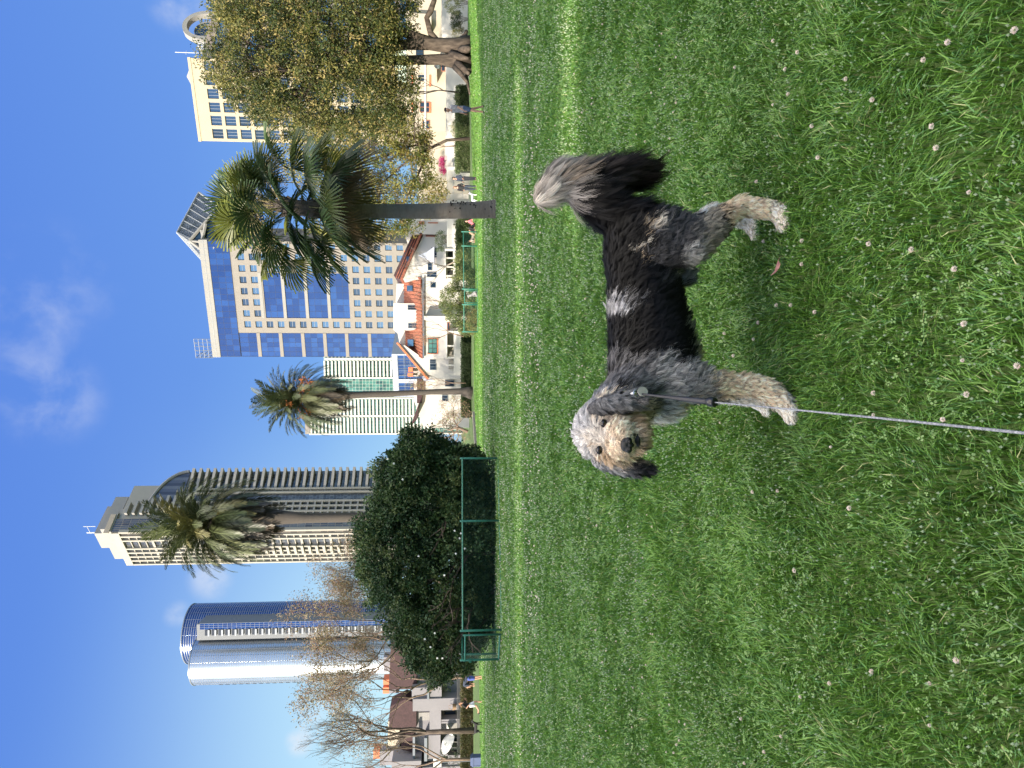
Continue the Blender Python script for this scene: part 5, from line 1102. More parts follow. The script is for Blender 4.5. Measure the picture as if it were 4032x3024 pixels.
hedge('clipped_hedge', 'dark clipped hedge below the end villa right of the slim palm', 1306, 1560, 1824, 72, 1.4, [(.025, .045, .015), (.035, .06, .02), (.05, .075, .03)], 1900, 65, .11)
hedge('clipped_hedge', 'short dark hedge left of the slim palm above the low stone kerb', 1562, 1640, 1824, 73, 1.4, [(.03, .06, .015), (.05, .1, .02), (.025, .045, .015)], 700, 67, .11)
hedge('clipped_hedge', 'long brown green hedge in front of the mansard condominium at the far left', 2640, 3080, 1821, 80, 1.3, [(.07, .08, .025), (.1, .1, .03), (.045, .055, .02), (.13, .1, .05)], 2600, 69, .12)
for (nm, lb_, X, Y, d_, rx, rz, cols) in (('shrub', 'dark round shrub at the right edge in front of the garden box', 1797, 75, 73, .75, .62, [(.03, .05, .02), (.06, .08, .04)]), ('shrub', 'olive shrub with yellow leaves behind the roots of the huge tree', 1803, 130, 74, 1.1, .6, [(.16, .16, .03), (.22, .2, .05), (.08, .1, .02)]), ('shrub', 'yellow green shrub cut by the right edge of the photo', 1790, 10, 72, 1.0, .95, [(.18, .2, .05), (.25, .26, .1), (.1, .13, .03)]),
                                          ('bougainvillea', 'magenta bougainvillea spilling over the cream garden wall', 1745, 650, 79.4, .95, .42, [(.45, .02, .14), (.35, .01, .1), (.5, .05, .2)]), ('shrub', 'pale dry shrub peeking over the clipped hedge behind the walking man', 1795, 505, 75.5, .8, .4, [(.3, .3, .18), (.4, .36, .25), (.15, .2, .08)]),
                                          ('shrub', 'small grey green potted shrub on the wall of the gabled villa', 1735, 950, 80.5, 1.2, .6, [(.06, .09, .04), (.1, .13, .07)]), ('shrub', 'dark loose shrub at the bottom left corner of the condominium', 1775, 2985, 83, 1.7, 1.5, [(.02, .04, .015), (.04, .06, .025)]), ('shrub', 'low yellow shrub inside the far green fence under the lit bush', 1862, 1270, 53, .8, .45, [(.16, .18, .04), (.28, .2, .08), (.1, .14, .03)])):
    p = W(X, Y, d_); g0 = gp(p.x, d_); 
    if nm == 'bougainvillea' or 'potted' in lb_: g0 = Vector((p.x, p.y, p.z-rz*1.1))
    t = thing(nm, lb_, 'bougainvillea' if nm != 'shrub' else 'shrub', g0); b = MB()
    for k in range(4): b.tube([(k*.08-.1, 0, 0), (k*.3*rx-.4*rx, 0, max(.3, p.z-g0.z))], [.03, .015], 5)
    b.build('stems', barkM, t); cs = shell([(tuple(p-g0), (rx, .7, rz))], 60, 70+int(X) % 17, .3); leaves('foliage', cs, np.full(60, .22), 40, .11, cols, leafM, 5, t)
# ---------------- bare and half bare trees
def bare(name, label, y, d, xb, xt, spread, seed, lean=0, depth=5, r0=.1, leafc=None, lsize=.09, per=5, mt=None, cat='tree', up=.14, ln=None, bend=.55, lr=.25, trunkf=.3, gn=.16):
    base = gat(y, d); base.z = W(xb, y, d).z; H = WZ(xt, d)-base.z; t = thing(name, label, cat, base); rnd = random.Random(seed); b = MB(); tips = []
    top = Vector((lean*H*.3, 0, H*trunkf)); b.tube([(0, 0, -.1), top*.5, top], [r0*1.25, r0, r0*.85], 8)
    b.build('trunk', mt or twigM, t, smooth=True); b = MB()
    ln = ln or H*.27
    for k in range(4 if depth > 3 else 3): a = k*1.7+seed; branch_tree(b, top*(1-.12*(k % 3)), Vector((math.cos(a)*bend+lean*.4, math.sin(a)*bend*.7, 1)), ln, r0*.6, depth-1, rnd, tips, spread=spread, up=up, gnarl=gn)
    b.build('branches', mt or twigM, t)
    if leafc:
        cs = np.array([tuple(p) for p in tips]); leaves('leaves', cs, np.full(len(cs), lr), per, lsize, leafc, leafM, seed, t)
    return t
BR = [(.24, .18, .12), (.16, .12, .08), (.3, .25, .14), (.14, .13, .06), (.2, .11, .07)]
bare('sycamore', 'tall brown leaved sycamore in front of the glass cylinders', 2460, 62, 1860, 1250, .6, 11, 0, 6, .2, BR, .17, 20, lr=.7)
bare('sycamore', 'brown leaved sycamore left of the glass cylinders, beside the bare tree', 2660, 66, 1860, 1365, .65, 12, -.1, 6, .17, BR, .16, 16, lr=.6)
bare('sycamore', 'shorter brown sycamore standing behind the great round bush', 2300, 66, 1860, 1330, .6, 13, .1, 6, .16, BR, .15, 14, lr=.6)
bare('bare_tree', 'slim bare grey tree with a straight trunk at the far left, above the black dog', 2878, 60, 1868, 1340, .42, 14, 0, 6, .22, [(.3, .27, .1), (.22, .2, .1)], .08, 2, mt=barkM, up=.3, trunkf=.36, bend=.35)
bare('bare_tree', 'bare brown tree at the very left edge before the chimney', 2990, 72, 1865, 1420, .5, 15, 0, 5, .15, BR, .12, 3, up=.25)
bare('tangled_tree', 'low tangled brown tree with sparse pink and green leaves left of the slim palm', 1700, 66, 1838, 1632, .9, 16, .25, 6, .14, [(.35, .22, .14), (.22, .24, .08), (.4, .28, .2)], .13, 3, up=0, bend=1.0, gn=.3, lr=.3, trunkf=.15)
bare('tangled_tree', 'second low tangled brown tree touching the round bush', 1760, 68, 1838, 1665, .9, 17, -.3, 6, .16, BR, .12, 3, up=0, bend=1.1, gn=.3, lr=.3, trunkf=.12)
bare('young_tree', 'young pale barked tree with bare twigs before the gabled villa', 1020, 70, 1812, 1600, .5, 18, -.5, 5, .075, [(.4, .33, .25)], .06, 1, mt=barkP, up=.2)
bare('young_tree', 'young tree with rusty twigs rising behind the lit bush', 1205, 68, 1815, 1640, .45, 19, .1, 5, .06, [(.35, .16, .1)], .07, 2, up=.2)
bare('young_tree', 'young tree with pink brown leaves against the shuttered window of the end villa', 1325, 68, 1822, 1640, .45, 20, .3, 5, .055, [(.45, .25, .18), (.35, .2, .12)], .09, 3, up=.2)
bare('young_tree', 'thin young tree with green leaves just right of the slim palm', 1508, 69, 1830, 1630, .5, 21, 0, 5, .05, [(.2, .24, .08), (.35, .2, .1)], .1, 3, up=.2)
bare('bare_tree', 'slender dark bare tree by the cream wall behind the walking man', 364, 71, 1800, 1570, .5, 22, .1, 5, .075, None, mt=barkM, up=.2)
bare('bare_tree', 'small leafy twiggy tree over the garden wall right of the magenta flowers', 575, 74, 1790, 1650, .6, 23, -.1, 5, .06, [(.12, .16, .04), (.2, .2, .06)], .13, 5, up=.1)
# ---------------- palms
frondD = mat('palm_frond', (.06, .08, .03), .45, .1, 3, attr='col', trans=.12, spec=.5)
ringB = mat('palm_bark', (.075, .063, .055), .9, .3, 3, .9, bscale=12, color2=(.05, .042, .036), stretch=(1, 1, 6))
def feather_crown(parent, c, Rr, n, seed, droop=1.0, cols=None, dead=None, zf=1.0):
    """arching pinnate fronds with many leaflets"""
    r = np.random.default_rng(seed); V = []; Q = []; Cc = []; k = 0
    for i in range(n):
        f = (i+.5)/n; az = i*2.39996+r.uniform(-.15, .15); el = math.radians(86-150*f**.85+r.uniform(-6, 6)); L = Rr*r.uniform(.88, 1.12)*(1 if f < .8 else .92)
        dirh = np.array([math.cos(az), math.sin(az), 0]); m_ = 16; s = np.linspace(0, 1, m_)
        ang = el-droop*(.45+.9*max(0, math.cos(el)))*s**1.6; ang = np.maximum(ang, -1.5)
        st = np.stack([np.cos(ang)[:, None]*dirh[None]+np.sin(ang)[:, None]*np.array([0, 0, 1.])], 0)[0]*L/m_
        P = np.cumsum(np.vstack([np.zeros(3), st[:-1]]), 0)+np.array(c); T = st/np.linalg.norm(st, axis=1)[:, None]
        side = np.cross(T, [0, 0, 1.]); side /= np.linalg.norm(side, axis=1)[:, None]+1e-9; upn = np.cross(side, T)
        col = np.array(cols[r.integers(0, len(cols))] if f < .74 or dead is None else dead[r.integers(0, len(dead))])*r.uniform(.75, 1.25)
        w = .03*L*np.sqrt(np.maximum(0, 1-s))*.25+.012
        A = P-side*w[:, None]; B = P+side*w[:, None]; ids = k+np.arange(m_)*2; V += [np.stack([A, B], 1).reshape(-1, 3)]; Q.append(np.stack([ids[:-1], ids[:-1]+1, ids[1:]+1, ids[1:]], 1)); Cc.append(np.tile(col*1.5, (m_*2, 1))); k += m_*2
        nl = 46; tt = np.linspace(.1, .99, nl); pi = np.stack([np.interp(tt, s, P[:, q]) for q in range(3)], 1); ti = np.stack([np.interp(tt, s, T[:, q]) for q in range(3)], 1); si = np.stack([np.interp(tt, s, side[:, q]) for q in range(3)], 1); ui = np.stack([np.interp(tt, s, upn[:, q]) for q in range(3)], 1)
        ll = L*.2*np.sin(np.pi*(tt*.85+.13))**.6
        for sg in (-1, 1):
            dv = si*sg*.62+ti*.75+ui*.12+r.normal(0, .07, (nl, 3)); dv[:, 2] -= .25; dv /= np.linalg.norm(dv, axis=1)[:, None]
            tip = pi+dv*ll[:, None]; mid = pi+dv*ll[:, None]*.5; wv = ti*(.011*L)
            V.append(np.stack([pi, mid+wv, tip, mid-wv], 1).reshape(-1, 3)); ids = k+np.arange(nl)*4; Q.append(np.stack([ids, ids+1, ids+2, ids+3], 1)); Cc.append(np.repeat(col*r.uniform(.8, 1.2, nl)[:, None], 4, 0)); k += nl*4
    V = np.concatenate(V); V[:, 2] = c[2]+(V[:, 2]-c[2])*zf
    return mesh_np('crown', V, [np.concatenate(Q)], [frondD], parent, cols=np.concatenate(Cc))
CG = [(.055, .075, .03), (.075, .09, .035), (.1, .11, .05), (.045, .06, .028)]; CD = [(.085, .065, .042), (.06, .047, .032), (.12, .09, .06)]
d = 66; base = gat(1545, d); base.z = W(1858, 1545, d).z; t = thing('date_palm', 'slim tall date palm with orange fruit stalks in the middle distance', 'palm', base); T0 = base
b = MB(); b.tube([tl(1860, 1548, d), tl(1840, 1545, d), tl(1815, 1541, d), tl(1700, 1543, d), tl(1550, 1550, d), tl(1400, 1556, d), tl(1300, 1560, d)], [.62, .5, .3, .25, .26, .3, .42], 14); b.build('trunk', ringB, t, smooth=True)
c = tl(1192, 1575, d); feather_crown(t, c, 4.0, 150, 5, 1.15, CG, CD, 1.25)
b = MB(); rnd = random.Random(8)
for (x, y) in ((1190, 1500), (1195, 1530), (1215, 1620), (1190, 1640), (1130, 1590), (1220, 1505)):
    p = tl(x, y, d-1.3); b.tube([c, (c+p)/2+Vector((0, 0, .4)), p], .035, 5)
    for k in range(40): b.ell(p+Vector((rnd.gauss(0, .15), rnd.gauss(0, .12), rnd.gauss(-.1, .22))), .06, 0, 5, 4)
b.build('fruit_stalks', mat('date_fruit', (.5, .17, .05), .7, .3, 5), t)
d = 46; base = gat(2020, d); t = thing('date_palm', 'broad dark shaggy date palm in front of the tall apartment tower', 'palm', base); T0 = base
b = MB(); b.tube([tl(1890, 2040, d), tl(1700, 2035, d), tl(1400, 2037, d), tl(1200, 2040, d), tl(1040, 2035, d)], [.4, .32, .31, .33, .55], 14); b.build('trunk', ringB, t, smooth=True)
c = tl(835, 2065, d); feather_crown(t, c, 3.65, 180, 6, 1.2, CG+[(.13, .12, .04)], CD+[(.07, .055, .045)], 1.3)
b = MB(); b.ell(c-Vector((0, 0, 1.6)), (.75, .75, 2.0), 0, 12, 8); b.build('dead_frond_boss', ringB, t)
# fan palm up close
d = 20.6; base = gat(825, d); base.z = W(1962, 825, d).z-.03; t = thing('fan_palm', 'near fan palm with a thick scarred grey trunk and big fan leaves', 'palm', base); T0 = base
b = MB(); b.tube([tl(1968, 821, d), tl(1958, 822, d), tl(1925, 825, d), tl(1850, 828, d), tl(1700, 832, d), tl(1560, 832, d), tl(1430, 832, d), tl(1330, 834, d)], [.285, .275, .25, .235, .215, .205, .2, .22], 28) if 0 else None
kp_ = [tl(x, y, d) for x, y in ((1968, 821), (1958, 822), (1925, 825), (1850, 828), (1700, 832), (1560, 832), (1430, 832), (1330, 834))]; kr_ = [.285, .275, .25, .235, .215, .205, .2, .22]; zz = np.linspace(kp_[0].z, kp_[-1].z, 230); rj = np.random.default_rng(5)
b.tube([(np.interp(z, [p.z for p in kp_], [p.x for p in kp_]), np.interp(z, [p.z for p in kp_], [p.y for p in kp_]), z) for z in zz], [float(np.interp(z, [p.z for p in kp_], kr_))*(1+.012*(i % 2)+rj.normal(0, .008)) for i, z in enumerate(zz)], 36)
trM = mat('scarred_palm_bark', (.2, .175, .15), .9, .35, 2.2, 1.0, bscale=14, color2=(.12, .1, .085), stretch=(1.2, 1.2, 5)); b.build('trunk', trM, t, smooth=True)
b = MB(); rnd = random.Random(12)
for k in range(46):
    x = rnd.uniform(1770, 1940); p = tl(x, 823, d); a = rnd.uniform(-2.8, -.35); rr_ = .235 if x < 1900 else .25; s_ = rnd.uniform(.012, .034)
    b.ell(p+Vector((math.cos(a)*rr_, math.sin(a)*rr_, 0)), (s_, s_*.8, s_*.7), 0, 7, 5)
b.build('bark_holes', mat('bark_hole', (.025, .02, .018), .95), t)
def fan(V, Q, Cc, k, c, dirv_, pl, fr, col, r, nseg=38, droopy=.35):
    """one costapalmate leaf: petiole, pleated blade that splits into points"""
    dv = np.array(dirv_, float); dv /= np.linalg.norm(dv); up = np.array([0, 0, 1.]); side = np.cross(dv, up); side /= np.linalg.norm(side)+1e-9; nrm = np.cross(side, dv)
    h = np.array(c)+dv*pl*.5+np.array([0, 0, .06*pl]); e = np.array(c)+dv*pl-np.array([0, 0, .05*pl])
    for p, q in ((np.array(c), h), (h, e)):
        V.append(np.array([p-side*.014, p+side*.014, q+side*.012, q-side*.012])); Q.append([[k, k+1, k+2, k+3]]); Cc.append(np.tile(np.array([.14, .15, .05]), (4, 1))); k += 4
    roll = r.uniform(-.5, .5); s2 = side*math.cos(roll)+nrm*math.sin(roll); n2 = np.cross(s2, dv)
    for j in range(nseg):
        a = (j/(nseg-1)-.5)*math.radians(235); da = math.radians(235)/(nseg-1)*.5
        L = fr*(.72+.28*math.cos(a*.62))*r.uniform(.9, 1.05)
        def pt(an, q, lift=0):
            u = dv*math.cos(an)+s2*math.sin(an); p = e+u*L*q+n2*lift; p = p-np.array([0, 0, 1.])*droopy*L*q*q*.6; return p
        fold = .012*fr*(1 if j % 2 else -1)
        a0, a1 = a-da, a+da; V.append(np.array([e, pt(a0, .58, fold), pt(a, .62, -fold), pt(a1, .58, fold), pt(a-.006, .99), pt(a+.006, .99)-np.array([0, 0, .03*fr])]))
        Q.append([[k, k+1, k+2, k+2], [k, k+2, k+3, k+3], [k+1, k+4, k+5, k+2], [k+2, k+5, k+4, k+3]]); cc = col*r.uniform(.82, 1.2); Cc.append(np.array([cc*.8, cc, cc, cc, cc*1.25, cc*1.25])); k += 6
    return k
r = np.random.default_rng(3); V = []; Q = []; Cc = []; k = 0
c = tl(1120, 812, d)
FC = [(.035, .065, .022), (.045, .08, .028), (.07, .1, .028), (.03, .055, .024), (.12, .14, .03)]
nfr = 54
for i in range(nfr):
    f = (i+.5)/nfr; az = i*2.39996+.3; el = math.radians(82-128*f+r.uniform(-8, 8)); dvv = (math.cos(az)*math.cos(el), math.sin(az)*math.cos(el), math.sin(el))
    cen = c+Vector((0, 0, .3-1.25*f)); col = np.array(FC[r.integers(0, 5)]); pl = r.uniform(.95, 1.6)*(.75 if f < .2 else 1)*(1 if f < .85 else .8); fr = r.uniform(.95, 1.2)
    if f > .9: col = np.array([.16, .11, .06]) if r.random() < .4 else np.array([.13, .15, .03])
    k = fan(V, Q, Cc, k, tuple(cen), dvv, pl, fr, col, r, droopy=.3+.45*f)
Qa = np.concatenate([np.array(q) for q in Q]); quad = Qa[Qa[:, 2] != Qa[:, 3]]; tri = Qa[Qa[:, 2] == Qa[:, 3]][:, :3]
mesh_np('crown', np.concatenate(V), [quad, tri], [mat('fan_leaf', (.06, .1, .03), .42, .08, 3, attr='col', trans=.2, spec=.5)], t, cols=np.concatenate(Cc))
b = MB(); rnd = random.Random(2)     # flower sprays
for (x, y) in ((985, 800), (1000, 880), (1020, 930), (960, 760), (1060, 640), (1030, 960), (1090, 700)):
    p = tl(x, y, d-.7); b.tube([c, c.lerp(p, .6)+Vector((0, 0, .25)), p], .014, 5)
    for q in range(170):
        o_ = Vector((rnd.gauss(0, .13), rnd.gauss(0, .12), rnd.gauss(-.05, .17))); b.tube([p+o_, p+o_+Vector((rnd.uniform(-.05, .05), rnd.uniform(-.05, .05), rnd.uniform(-.07, .02)))], .0075, 3, cap=False)
b.build('flower_sprays', mat('palm_flower', (.3, .25, .13), .8, .25, 12), t)
b = MB(); b.tube([tl(1340, 834, d), tl(1240, 825, d), tl(1100, 808, d), tl(1040, 805, d)], [.2, .24, .2, .08], 14)
for q in range(60): a = rnd.uniform(0, 6.28); z = rnd.uniform(0, 1); p0 = tl(1330-200*z, 832-20*z, d); u = Vector((math.cos(a), math.sin(a), 0)); b.tube([p0+u*.18, p0+u*.3+Vector((0, 0, .22))], [.035, .02], 4)
b.build('leaf_bases', ringB, t)
# ------------------------------------------------------------------ green chain link fences
grn = mat('green_paint', (.03, .17, .12), .45, .1, 5); grnL = mat('green_wire', (.02, .085, .06), .5, .05)
def fence_panel(t, A, B, h, wire=.0011, cell=.08, rails=(0, 1), rr=.022, lift=.03):
    b = MB(); up = Vector((0, 0, 1)); L = (B-A).length; a0 = A+up*lift; b0 = B+up*lift
    for f in rails: b.tube([a0+up*(h-lift)*f, b0+up*(h-lift)*f], rr, 8)
    o = b.build('rail', grn, t); b = MB(); n = int(L/cell); m_ = int(h/cell); H = h-lift
    for i in range(-m_, n+1):
        for sg in (1, -1):
            x0, z0, x1, z1 = (i*cell, 0, i*cell+m_*cell, H) if sg > 0 else ((i+m_)*cell, 0, i*cell, H)
            if x0 < 0: z0 += (0-x0)/(x1-x0)*(z1-z0); x0 = 0
            if x1 > L: z1 = z0+(L-x0)/(x1-x0)*(z1-z0); x1 = L
            if x0 > L: z0 = z0+(x0-L)/(x0-x1)*(z1-z0); x0 = L
            if x1 < 0: z1 = z0+(x0)/(x0-x1)*(z1-z0); x1 = 0
            if abs(x1-x0) < .01: continue
            P = a0.lerp(b0, x0/L)+up*z0; Qq = a0.lerp(b0, x1/L)+up*z1; b.tube([P, Qq], wire, 3, cap=False)
    for i in range(n): x = i*cell; b.tube([a0.lerp(b0, x/L)+up*0, a0.lerp(b0, min(1, (x+cell*.5)/L))-up*.045, a0.lerp(b0, min(1, (x+cell)/L))], wire, 3, cap=False)
    b.build('chain_mesh', grnL, t)
def post(t, P, h, r=.028):
    b = MB(); b.tube([P-Vector((0, 0, .1)), P+Vector((0, 0, h)), P+Vector((0, 0, h+.02))], [r, r, r*.6], 12); b.build('post', grn, t, smooth=True)
up1 = Vector((0, 0, 1)); g = lambda y, d: gat(y, d)
P = [g(1805, 19.2), g(2052, 18.6), g(2484, 17.6)]; h = 1.0
t = thing('chain_link_fence', 'green chain link fence in front of the great dark bush', 'fence')
for q in range(2): fence_panel(t, P[q], P[q+1], h)
for p in P: post(t, p, h+.05)
G0, G1 = g(2502, 17.6), g(2600, 18.1); t = thing('fence_gate', 'green chain link gate between two posts at the left end of the bush', 'gate')
fence_panel(t, G0, G1, h-.06, lift=.08); post(t, G0+up1*.08, h-.1, .024); post(t, G1, h+.05)
b = MB(); b.box(G1.x-.05, G1.x+.03, G1.y-.05, G1.y+.05, .78, .84); b.build('latch', grn, t)
t = thing('chain_link_fence', 'green chain link fence running back into the park left of the gate', 'fence'); E1 = Vector((G1.x-.35, G1.y+1.3, 0)); E2 = Vector((E1.x+.9, E1.y+4.5, 0)); E1.z = gz(E1.x, E1.y); E2.z = gz(E2.x, E2.y)
G1b = G1+Vector((-.03, .05, 0)); fence_panel(t, G1b, E1, h); fence_panel(t, E1, E2, h); post(t, E1, h+.03); post(t, E2, h+.03)
# far fence
t = thing('chain_link_fence', 'far green chain link fence running under the lit bush and the clipped hedge', 'fence'); hf_ = 1.02; dd = 50
F_ = [g(912, 51), g(968, 50.5), g(1138, 50), g(1199, 50), g(1306, 50.5)]
for q in (0, 1, 3): fence_panel(t, F_[q], F_[q+1], hf_, .004, .1, rr=.03)
for p in F_: post(t, p, hf_+.12, .045)
t = thing('fence_gate', 'far green chain link gate in front of the lit bush', 'gate'); fence_panel(t, F_[2]+Vector((-.12, 0, 0)), F_[3]+Vector((.12, 0, 0)), hf_-.05, .004, .1, rr=.03)
for s_, p in ((-.12, F_[2]), (.12, F_[3])): post(t, p+Vector((s_, 0, 0)), hf_-.04, .034)
# kerbs, path, mulch
b = MB(); A = g(2660, 43); 
kp = mat('path_concrete', (.3, .29, .28), .85, .15, 1.2, .3)
n = 24; vs = []; fs = []
for i in range(n+1):
    yy = 2600+i*40; p = gat(yy, 46.2, .012); q = gat(yy, 47.6, .012); vs += [p, q]
for i in range(n): fs.append((2*i, 2*i+1, 2*i+3, 2*i+2))
b.add(vs, fs); o = b.build('path', kp); tag(o, 'narrow concrete path across the lawn at the left', 'path', kind='structure')
b = MB(); pa, pb = g(1620, 60), g(1808, 54)
dv = (pb-pa); nv = Vector((-dv.y, dv.x, 0)).normalized()*-.3
for k in range(9):
    f0, f1 = k/9+.004, (k+1)/9-.004; a0 = pa.lerp(pb, f0); a1 = pa.lerp(pb, f1); m0 = b
    vs = [a0, a1, a1+nv, a0+nv]; b.add([v-up1*.1 for v in vs]+[v+up1*.22 for v in vs], [(0, 1, 2, 3), (7, 6, 5, 4), (0, 4, 5, 1), (1, 5, 6, 2), (2, 6, 7, 3), (3, 7, 4, 0)])
o = b.build('stone_kerb', mat('kerb_stone', (.3, .27, .24), .9, .2, 2, .4)); tag(o, 'low grey stone kerb on the lawn left of the slim palm', 'kerb')
mul = mat('mulch', (.12, .07, .045), .95, .5, 6, 1, color2=(.2, .12, .07))
def patch(name, pts, lbl, dz=.008):
    b = MB(); b.add([gp(x, y, dz) for x, y in pts], [tuple(range(len(pts)))]); o = b.build(name, mul); tag(o, lbl, 'bare soil', kind='structure')
patch('mulch_bed', [(WX(1740, 19.5), 19.6), (WX(1800, 18.5), 18.9), (WX(2060, 18.2), 18.3), (WX(2490, 17.2), 17.35), (WX(2600, 17.4), 17.6), (WX(2640, 19), 19.), (WX(2500, 23), 24), (WX(2000, 24), 24.5), (WX(1760, 22), 22)], 'brown mulch bed under the great bush')
patch('mulch_verge', [(WX(640, 45.0), 45.0), (WX(-60, 43), 43), (WX(-60, 46), 46), (WX(640, 47), 47)], 'strip of bare brown soil along the lawn at the right', .02)
# street lamp, trash bin, signs
lp = thing('street_lamp', 'black lantern street lamp beside the left trunk of the huge tree', 'lamp', gat(263, 72)); H = WZ(1708, 72)-lp.location.z; b = MB(); b.tube([(0, 0, 0), (0, 0, .3), (0, 0, H-.75), (0, 0, H-.7)], [.12, .06, .05, .12], 10); b.build('pole', frD, lp)
b = MB(); b.tube([(0, 0, H-.7), (0, 0, H-.55), (0, 0, H-.25)], [.1, .24, .26], 8); b.build('lantern_glass', mat('lamp_glass', (.5, .52, .52), .2), lp); b = MB(); b.tube([(0, 0, H-.25), (0, 0, H-.1), (0, 0, H-.05), (0, 0, H)], [.3, .14, .05, .01], 8); b.build('cap', frD, lp)
p = gat(2995, 54); H = WZ(1852, 54)-p.z; bn = thing('trash_bin', 'dark blue square trash bin at the bottom left corner', 'bin', p); blu = mat('blue_bin', (.03, .06, .16), .5, .1)
b = MB(); w = .62; b.box(-w/2, w/2, -w/2, w/2, .04, H-.22)
for s_ in (-1, 1): b.box(s_*w/2-.03, s_*w/2+.03, -w/2-.02, -w/2+.0, .04, H-.22)
b.build('bin_body', blu, bn); b = MB(); b.box(-w/2-.05, w/2+.05, -w/2-.05, w/2+.05, H-.22, H-.1); b.box(-w/2+.02, w/2-.02, -w/2+.02, w/2-.02, H-.1, H); b.build('lid', blu, bn)
p = gat(3000, 76); sg_ = thing('notice_sign', 'small white notice board over the hedge at the bottom left corner', 'sign', p); z = WZ(1722, 76)-p.z; b = MB(); b.box(-.45, .45, -.02, .02, z-.42, z+.42); b.build('board', frW, sg_); b = MB(); b.tube([(0, .05, 0), (0, .05, z+.3)], .04, 6); b.build('post', frG, sg_)
b = MB()
for k, (x0, x1) in enumerate(((-.36, .3), (-.36, .34), (-.36, .1), (-.36, .26))): b.box(x0, x1, -.024, -.021, z+.24-k*.16, z+.3-k*.16)
b.build('lettering', mat('sign_ink', (.1, .25, .4), .7), sg_)
# ------------------------------------------------------------------ people
skinP = mat('person_skin', (.45, .25, .17), .6, .08, 8); hairB = mat('dark_hair', (.02, .016, .013), .6, .2, 30)
def limb(*a): return [(tuple(p), r) for p, r in a]
def person(label, base, rz, h, parts, extra=()):
    """parts: list of (name, material, chains, voxel) in metres, figure 1.75 m tall facing -x"""
    t = thing('person', label, 'person', base, rz); s = h/1.75
    for name, mt, chains, vox in parts:
        cc = [[(tuple(np.array(p)*s), tuple(np.array(r)*np.ones(3)*s)) for p, r in c] for c in chains]
        o = blob_mesh(name, cc, vox*s, 3); o.data.materials.append(mt); o.parent = t
    return t
def hand(p, d=(0, 0, -1)):
    p = np.array(p); return [[(tuple(p), (.03, .018, .04)), (tuple(p+np.array([0, 0, -.06])), (.034, .014, .03))]]+[[(tuple(p+np.array([.024-.016*k, 0, -.08])), .0085), (tuple(p+np.array([.022-.016*k-.008, 0, -.13+.01*abs(k-1.5)])), .0075)] for k in range(4)]+[[(tuple(p+np.array([-.028, 0, -.03])), .011), (tuple(p+np.array([-.05, 0, -.07])), .009)]]
def face(x=0, y=0, z=1.64, f=(-1, 0)):
    f = np.array([f[0], f[1], 0.]); f /= np.linalg.norm(f); s = np.array([-f[1], f[0], 0]); c = np.array([x, y, z])
    return [[(tuple(c), (.078, .074, .1)), (tuple(c+f*.02-np.array([0, 0, .05])), (.06, .058, .07))], [(tuple(c+f*.075+np.array([0, 0, -.005])), .014), (tuple(c+f*.095-np.array([0, 0, .03])), .015)], [(tuple(c+s*.075-np.array([0, 0, .01])), (.018, .014, .028))], [(tuple(c-s*.075-np.array([0, 0, .01])), (.018, .014, .028))], [(tuple(c+f*.078-np.array([0, 0, .068])), (.016, .02, .008))], [(tuple(c-np.array([0, 0, .1])), .05), (tuple(c-np.array([0, 0, .19])), .055)]]
def eyes(t, c, f=(-1, 0), s=1):
    f = np.array([f[0], f[1], 0.]); f /= np.linalg.norm(f); sd = np.array([-f[1], f[0], 0]); b = MB()
    for q in (-1, 1): b.ell(tuple((np.array(c)+f*.074+sd*q*.032+np.array([0, 0, .012]))*s), .0105*s, 0, 8, 6)
    b.build('eyes', mat('eye_dark', (.02, .015, .012), .3), t)
